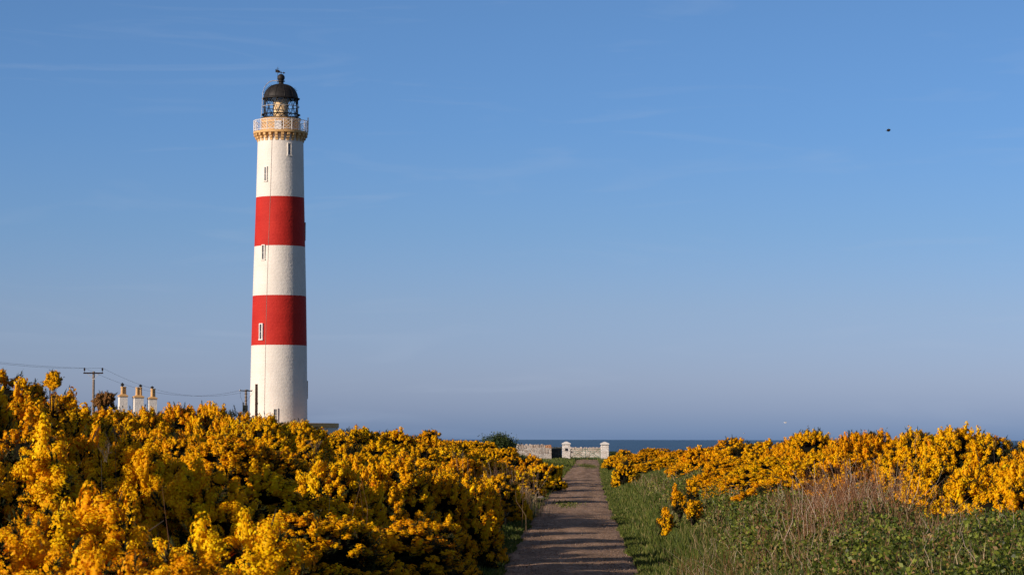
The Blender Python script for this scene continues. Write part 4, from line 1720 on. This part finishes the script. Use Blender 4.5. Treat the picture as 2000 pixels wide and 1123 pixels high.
chimney((230.5, 249.5), 776, 769.5, 755, 747, [(-0.06, True), (0.17, False)], R(12))
chimney((259, 281), 778, 771.5, 756, 750, [(-0.12, False), (0.10, False), (0.22, True)], R(12))
chimney((288, 307), 780.5, 774.5, 758.5, 753.5, [(-0.02, True), (0.14, False)], R(12))


# ------------------------------------------------------------------ poles and wires
def pole(px, top, Y, r, label, name='power_pole', mat=M_WOOD, arm=None, group=None):
    p = at(px, top, Y)
    gz = float(G(p.x, Y))
    o = empty(name, (p.x, Y, gz), label, 'pole', group)
    mb = MB()
    hh = p.z - gz
    mb.tube([(0, 0, -0.3), (0, 0, hh * 0.5), (0, 0, hh)], [r * 1.25, r * 1.1, r], 12)
    mb.build('post', mat, o, smooth=False)
    return o, hh


P1, h1 = pole(183, 725, 250, 0.115, 'wooden power pole with crossarm and two dark insulators, left of the chimneys', group='power poles')
pz = lambda py, Y=250: at(183, py, Y).z - P1.location.z
px_ = lambda x, Y=250: at(x, 728, Y).x - P1.location.x
mb = MB()
a_, b_ = px_(163.5), px_(202)
mb.box(((a_ + b_) / 2, -0.16, pz(728.6)), (b_ - a_, 0.10, 0.13))
ca = mb.build('crossarm', M_INSUL, P1)
mb = MB()
mb.tube([(px_(171), -0.16, pz(729.5)), (-0.05, -0.14, pz(740))], 0.02, 5)
mb.tube([(px_(194), -0.16, pz(729.5)), (0.05, -0.14, pz(740))], 0.02, 5)
mb.box((0, -0.13, pz(740)), (0.3, 0.05, 0.06))
mb.build('brace', M_SILVER, P1)
for x_ in (165.5, 200.5):
    mb = MB()
    zi = pz(718)
    c = (px_(x_), -0.16)
    mb.lathe([(0.02, pz(728)), (0.02, pz(724.5)), (0.085, pz(724)), (0.06, pz(723)), (0.10, pz(722)), (0.07, pz(721)), (0.10, pz(720)), (0.06, pz(718.8)), (0.02, zi)], 12, 0, c)
    mb.build('insulator', M_INSUL, P1)

P2, h2 = pole(480.5, 760.5, 268, 0.11, 'wooden pole with angled crossarm and grey transformer beside the tower', 'transformer_pole', group='power poles')
Q2 = P2.location
zq = lambda py: at(480, py, 268).z - Q2.z
xq = lambda x: at(x, 763, 268).x - Q2.x
mb = MB()
mb.tube([(xq(470), -0.9, zq(763)), (xq(491), 0.6, zq(763.2))], 0.06, 6)
mb.build('crossarm', M_WOOD, P2)
for x_, y_ in ((470.5, -0.88), (491, 0.58), (484, 0.1)):
    mb = MB()
    mb.lathe([(0.02, zq(763)), (0.06, zq(762)), (0.05, zq(761)), (0.03, zq(760.5))], 8, 0, (xq(x_), y_))
    mb.build('insulator', M_INSUL, P2)
mb = MB()
ztr0, ztr1 = zq(805), zq(791)
mb.box((xq(480), -0.42, (ztr0 + ztr1) / 2), (0.50, 0.5, ztr1 - ztr0))
for i in range(6):
    mb.box((xq(480) - 0.22 + i * 0.088, -0.70, (ztr0 + ztr1) / 2), (0.03, 0.06, (ztr1 - ztr0) * 0.85))
tr_ = mb.build('transformer', M_TRAFO, P2)
mb = MB()
mb.lathe([(0.05, ztr1), (0.08, ztr1 + 0.08), (0.05, ztr1 + .14), (0.08, ztr1 + .2), (0.03, ztr1 + .3)], 8, 0, (xq(476), -0.42))
mb.build('bushing', M_INSUL, tr_)
mb = MB()
for i, py_ in enumerate((769, 776, 783, 788)):
    mb.tube([(-0.14, -0.1, zq(py_)), (0.16, -0.1, zq(py_))], 0.03, 5)
mb.tube([(xq(470.5), -0.88, zq(763)), (xq(471.5), -0.8, zq(775)), (xq(475.5), -0.5, zq(786))], 0.012, 4)
mb.tube([(xq(483), -0.2, zq(782)), (xq(490), 0.0, zq(772)), (xq(496), 0.2, zq(763))], 0.010, 4)
mb.build('fitting', M_INSUL, P2)
P3, h3 = pole(501, 750, 262, 0.135, 'plain dark brown pole standing directly before the white tower', 'bare_pole', M_DARKWOOD, group='power poles')
mb = MB()
mb.box((0.13, -0.02, at(501, 788, 262).z - P3.location.z), (0.08, 0.1, 0.18))
mb.build('bracket', M_INSUL, P3)


def wire(a, b, sag, label):
    mb = MB()
    a, b = Vector(a), Vector(b)
    pts = [a.lerp(b, t / 24) - Vector((0, 0, 4 * sag * (t / 24) * (1 - t / 24))) for t in range(25)]
    c = pts[12].copy()
    mb.tube([p - c for p in pts], 0.009, 4)
    o = mb.build('power_line', M_WIRE)
    o.location = c
    tag(o, label, 'wire', 'overhead power lines')


wire(at(165.5, 718.5, 250 - .16), at(-40, 703, 225), 0.12, 'overhead wire leaving the left insulator toward the left edge')
wire(at(200.5, 718.7, 250 - .16), at(-40, 705, 231), 0.25, 'overhead wire leaving the right insulator toward the left edge')
wire(at(165.5, 718.5, 250 - .16), at(470.5, 762, 267.1), 1.45, 'lower overhead wire from the left insulator to the transformer pole')
wire(at(200.5, 718.5, 250 - .16), at(491, 762, 268.6), 1.5, 'upper overhead wire from the right insulator to the transformer pole')


# ------------------------------------------------------------------ walls, pillars, gate
def stone_wall(a, b, body_h, label, thick=0.45, mat=M_RUBBLE, cope_h=0.33, cmat=M_COPE, seed=1, name='stone_wall', lichen=False, group='stone walls'):
    a, b = Vector(a), Vector(b)
    base = a.lerp(b, 0.5)
    ln = (b - a).length
    ang = math.atan2(b.y - a.y, b.x - a.x)
    o = empty(name, base, label, 'wall', group, ang)
    rr = random.Random(seed)
    mb = MB()
    # slightly uneven body
    n = max(4, int(ln / 0.5))
    vs = []
    for j, yy_ in enumerate((-thick / 2, thick / 2)):
        for k_, z in enumerate((-0.4, body_h * 0.5, body_h)):
            for i in range(n + 1):
                vs.append((-ln / 2 + ln * i / n, yy_ * (1.08 - 0.08 * k_) + rr.uniform(-.02, .02), z + (rr.uniform(-.02, .02) if k_ == 1 else 0)))
    m_ = n + 1
    fs = []
    for k_ in range(2):
        for i in range(n):
            fs.append((k_ * m_ + i, k_ * m_ + i + 1, (k_ + 1) * m_ + i + 1, (k_ + 1) * m_ + i))
            q = 3 * m_
            fs.append((q + k_ * m_ + i + 1, q + k_ * m_ + i, q + (k_ + 1) * m_ + i, q + (k_ + 1) * m_ + i + 1))
    q = 3 * m_
    for i in range(n):
        fs.append((2 * m_ + i, 2 * m_ + i + 1, q + 2 * m_ + i + 1, q + 2 * m_ + i))
    for i in (0, n):
        for k_ in range(2):
            f_ = (k_ * m_ + i, (k_ + 1) * m_ + i, q + (k_ + 1) * m_ + i, q + k_ * m_ + i)
            fs.append(f_ if i == 0 else f_[::-1])
    mb.add(vs, fs)
    mb.build('wall_body', mat, o)
    x_ = -ln / 2
    while x_ < ln / 2 - 0.05:
        w_ = rr.uniform(0.13, 0.24)
        h_ = cope_h * rr.uniform(0.8, 1.1)
        t_ = thick * rr.uniform(0.85, 1.08)
        mb = MB()
        mb.box((x_ + w_ / 2, rr.uniform(-.02, .02), body_h + h_ / 2 + 0.002), (w_ * 0.94, t_, h_), rr.uniform(-.12, .12), 0, rr.uniform(0.65, 0.9))
        mb.build('coping_stone', M_LICHEN if (lichen and x_ > ln / 2 - 0.75) else cmat, o)
        x_ += w_
    return o


GY = 250.0
zgate = float(track_z(GY))
wl = at(1076, 890, 246)
wr = at(1010, 890, 245.2)
zb_ = zgate - 0.05
bh = at(1076, 874.5, 246).z - zb_
stone_wall((wr.x, 245.2, zb_), (wl.x, 246, zb_), bh, 'whitewashed rubble wall with upright coping stones, left of the gate', seed=3, lichen=True)
a1 = at(1076.5, 890, 246.9)
b1 = at(1098, 890, 246.9)
bh = at(1085, 877, 246.9).z - zb_
stone_wall((a1.x + 0.02, 246.9, zb_), (b1.x - 0.05, 246.9, zb_), bh, 'dark shaded stretch of wall between white wall and left pillar', mat=M_DARKRUB,
           cmat=M_DARKRUB, seed=5, cope_h=0.24)
a2 = at(1106, 890, 262)
b2 = at(1182, 890, 262)
bh = at(1140, 879, 262).z - zb_
stone_wall((a2.x, 262, zb_ + .0), (b2.x, 262, zb_ + .0), bh, 'rubble wall with rounded coping seen through the gate', seed=8, cope_h=0.32)


def pillar(px, half, ytop, ycap, ybot, Y, label, plaque=False):
    c = at(px, ybot, Y)
    zt_ = lambda py: at(px, py, Y).z - c.z
    o = empty('gate_pillar', (c.x, Y, c.z), label, 'pillar', 'gate pillars')
    w_ = 2 * half / (F / Y)
    mb = MB()
    zc2 = zt_(ycap)
    mb.box((0, 0, (zc2 - 0.3) / 2), (w_, w_, zc2 + 0.3 - 0.0), 0, 0, 0.97)
    mb.build('shaft', M_PILLAR, o)
    mb = MB()
    mb.box((0, 0, zc2 + 0.03), (w_ * 1.02, w_ * 1.02, 0.055), 0, 1)
    z1 = zc2 + 0.06
    hcap = zt_(ytop) - z1
    mb.box((0, 0, z1 + 0.05), (w_ * 1.10, w_ * 1.10, 0.09))
    mb.box((0, 0, z1 + 0.095 + (hcap - 0.095) / 2), (w_ * 1.10, w_ * 1.10, hcap - 0.095), 0, 0, 0.18)
    mb.build('cap', [M_CAP, M_PLAQUE], o)
    if plaque:
        mb = MB()
        p = at(px, 877.5, Y)
        mb.box((0.01, -w_ / 2 - 0.012, p.z - c.z), (0.26, 0.03, 0.27))
        mb.build('plaque', M_PLAQUE, o)
    return o, w_


PL, wL = pillar(1105.8, 7.8, 862, 868.5, 896, GY, 'white stone gate pillar with a small dark plaque, left of the gate', True)
PR, wR = pillar(1181, 7.8, 862.5, 869, 898.5, GY - 2, 'white stone gate pillar with pointed cap, right of the gate')
# gate
ga = Vector((PL.location.x + wL / 2 + 0.04, GY - 0.1, 0))
gb = Vector((PR.location.x - wR / 2 - 0.04, GY - 1.9, 0))
gz0 = at(1143, 894.5, 249).z
gz1 = at(1143, 876.5, 249).z
ln = (gb - ga).length
go = empty('field_gate', ((ga.x + gb.x) / 2, (ga.y + gb.y) / 2, gz0), 'green tubular metal field gate with crossed braces between the pillars', 'gate', None,
           math.atan2(gb.y - ga.y, gb.x - ga.x))
hg = gz1 - gz0
mb = MB()
for x_ in (-ln / 2, 0, ln / 2):
    mb.tube([(x_, 0, 0), (x_, 0, hg)], 0.032, 6)
mb.build('upright', M_GATE, go)
mb = MB()
for z in (0.04, hg * 0.27, hg * 0.5, hg * 0.74, hg):
    mb.tube([(-ln / 2, 0, z), (ln / 2, 0, z)], 0.022, 6)
mb.build('rail', M_GATE, go)
mb = MB()
for a, b in ((-ln / 2, 0), (0, ln / 2)):
    mb.tube([(a, -0.03, 0.04), (b, -0.03, hg)], 0.02, 5)
    mb.tube([(a, 0.03, hg), (b, 0.03, 0.04)], 0.02, 5)
mb.build('brace', M_GATE, go)
mb = MB()
mb.box((-ln / 2 + 0.2, -0.05, hg * 0.68), (0.24, 0.02, 0.16))
mb.build('sign', M_PLAQUE, go)


def rock(px, py, Y, s, label, seed):
    p = at(px, py, Y)
    mb = MB()
    mb.blob((0, 0, 0), s, seed, 9, 6, 0.14)
    o = mb.build('rock', M_ROCK)
    o.location = p
    tag(o, label, 'rock', 'loose rocks by the track')


rock(1175.5, 898.8, GY - 3, (0.24, 0.2, 0.22), 'pale stone at the foot of the right gate pillar', 3)
rock(1056, 974, 106, (0.20, 0.16, 0.12), 'pale rock at the left edge of the track', 5)

# ------------------------------------------------------------------ birds
def bird(px, py, Y, s, mats, label, spread, rz=0.0, rx=0.0, cat='bird'):
    p = at(px, py, Y)
    o = empty('bird' if cat == 'bird' else 'gull', p, label, cat, None, rz)
    mb = MB()
    prof = [(0.0, -0.5), (0.10, -0.40), (0.19, -0.15), (0.20, 0.08), (0.14, 0.26), (0.12, 0.34), (0.115, 0.42), (0.05, 0.50), (0.015, 0.60), (0, 0.62)]
    mb.lathe(prof, 12)
    mb.v = [(v[0] * s, -v[2] * s, v[1] * s * -1) for v in mb.v]
    # tail fan
    t = [(-0.03, 0.42, 0.01), (0.03, 0.42, 0.01), (0.12, 0.78, 0.02), (-0.12, 0.78, 0.02)]
    vs = [(a * s, b * s, c * s) for a, b, c in t] + [(a * s, b * s, (c - 0.025) * s) for a, b, c in t]
    mb.add(vs, [(0, 1, 2, 3), (7, 6, 5, 4), (0, 4, 5, 1), (1, 5, 6, 2), (2, 6, 7, 3), (3, 7, 4, 0)])
    mb.build('body', mats[0], o, smooth=True)
    for sg in (-1, 1):
        mb = MB()
        up, out_ = spread
        t = [(0.12, -0.22, 0.08), (0.12, 0.15, 0.08), (0.12 + out_ * 0.5, 0.16, 0.08 + up * 0.6), (0.12 + out_, 0.22, 0.08 + up),
             (0.12 + out_ * 0.55, -0.26, 0.08 + up * 0.62)]
        vs = [(sg * a * s, b * s, c * s) for a, b, c in t] + [(sg * a * s, b * s, (c - 0.03) * s) for a, b, c in t]
        f = [(0, 1, 2, 4), (4, 2, 3), (9, 7, 6, 5), (8, 7, 9), (0, 5, 6, 1), (1, 6, 7, 2), (2, 7, 8, 3), (3, 8, 9, 4), (4, 9, 5, 0)]
        mb.add(vs, f)
        mb.build('wing', mats[1], o)
    return o


M_BIRD = noise_mat('dark_plumage', (0.006, 0.005, 0.005), (0.02, 0.015, 0.012), 20, 0.7)
M_GULLW = plain('white_plumage', (0.75, 0.75, 0.75), 0.7)
M_GULLG = plain('grey_plumage', (0.35, 0.37, 0.40), 0.7)
bird(1735.5, 254.8, 95, 0.27, (M_BIRD, M_BIRD), 'small dark bird high in the sky at the upper right', (0.06, 0.06), R(15))
bird(1534, 825, 300, 0.34, (M_GULLW, M_GULLG), 'tiny white gull low in the sky above the right bank', (0.25, 0.55), R(70), cat='gull')
bird(1453, 846, 420, 0.24, (M_GULLW, M_GULLG), 'faintest tiny gull just above the sea horizon', (0.3, 0.6), R(-60), cat='gull')
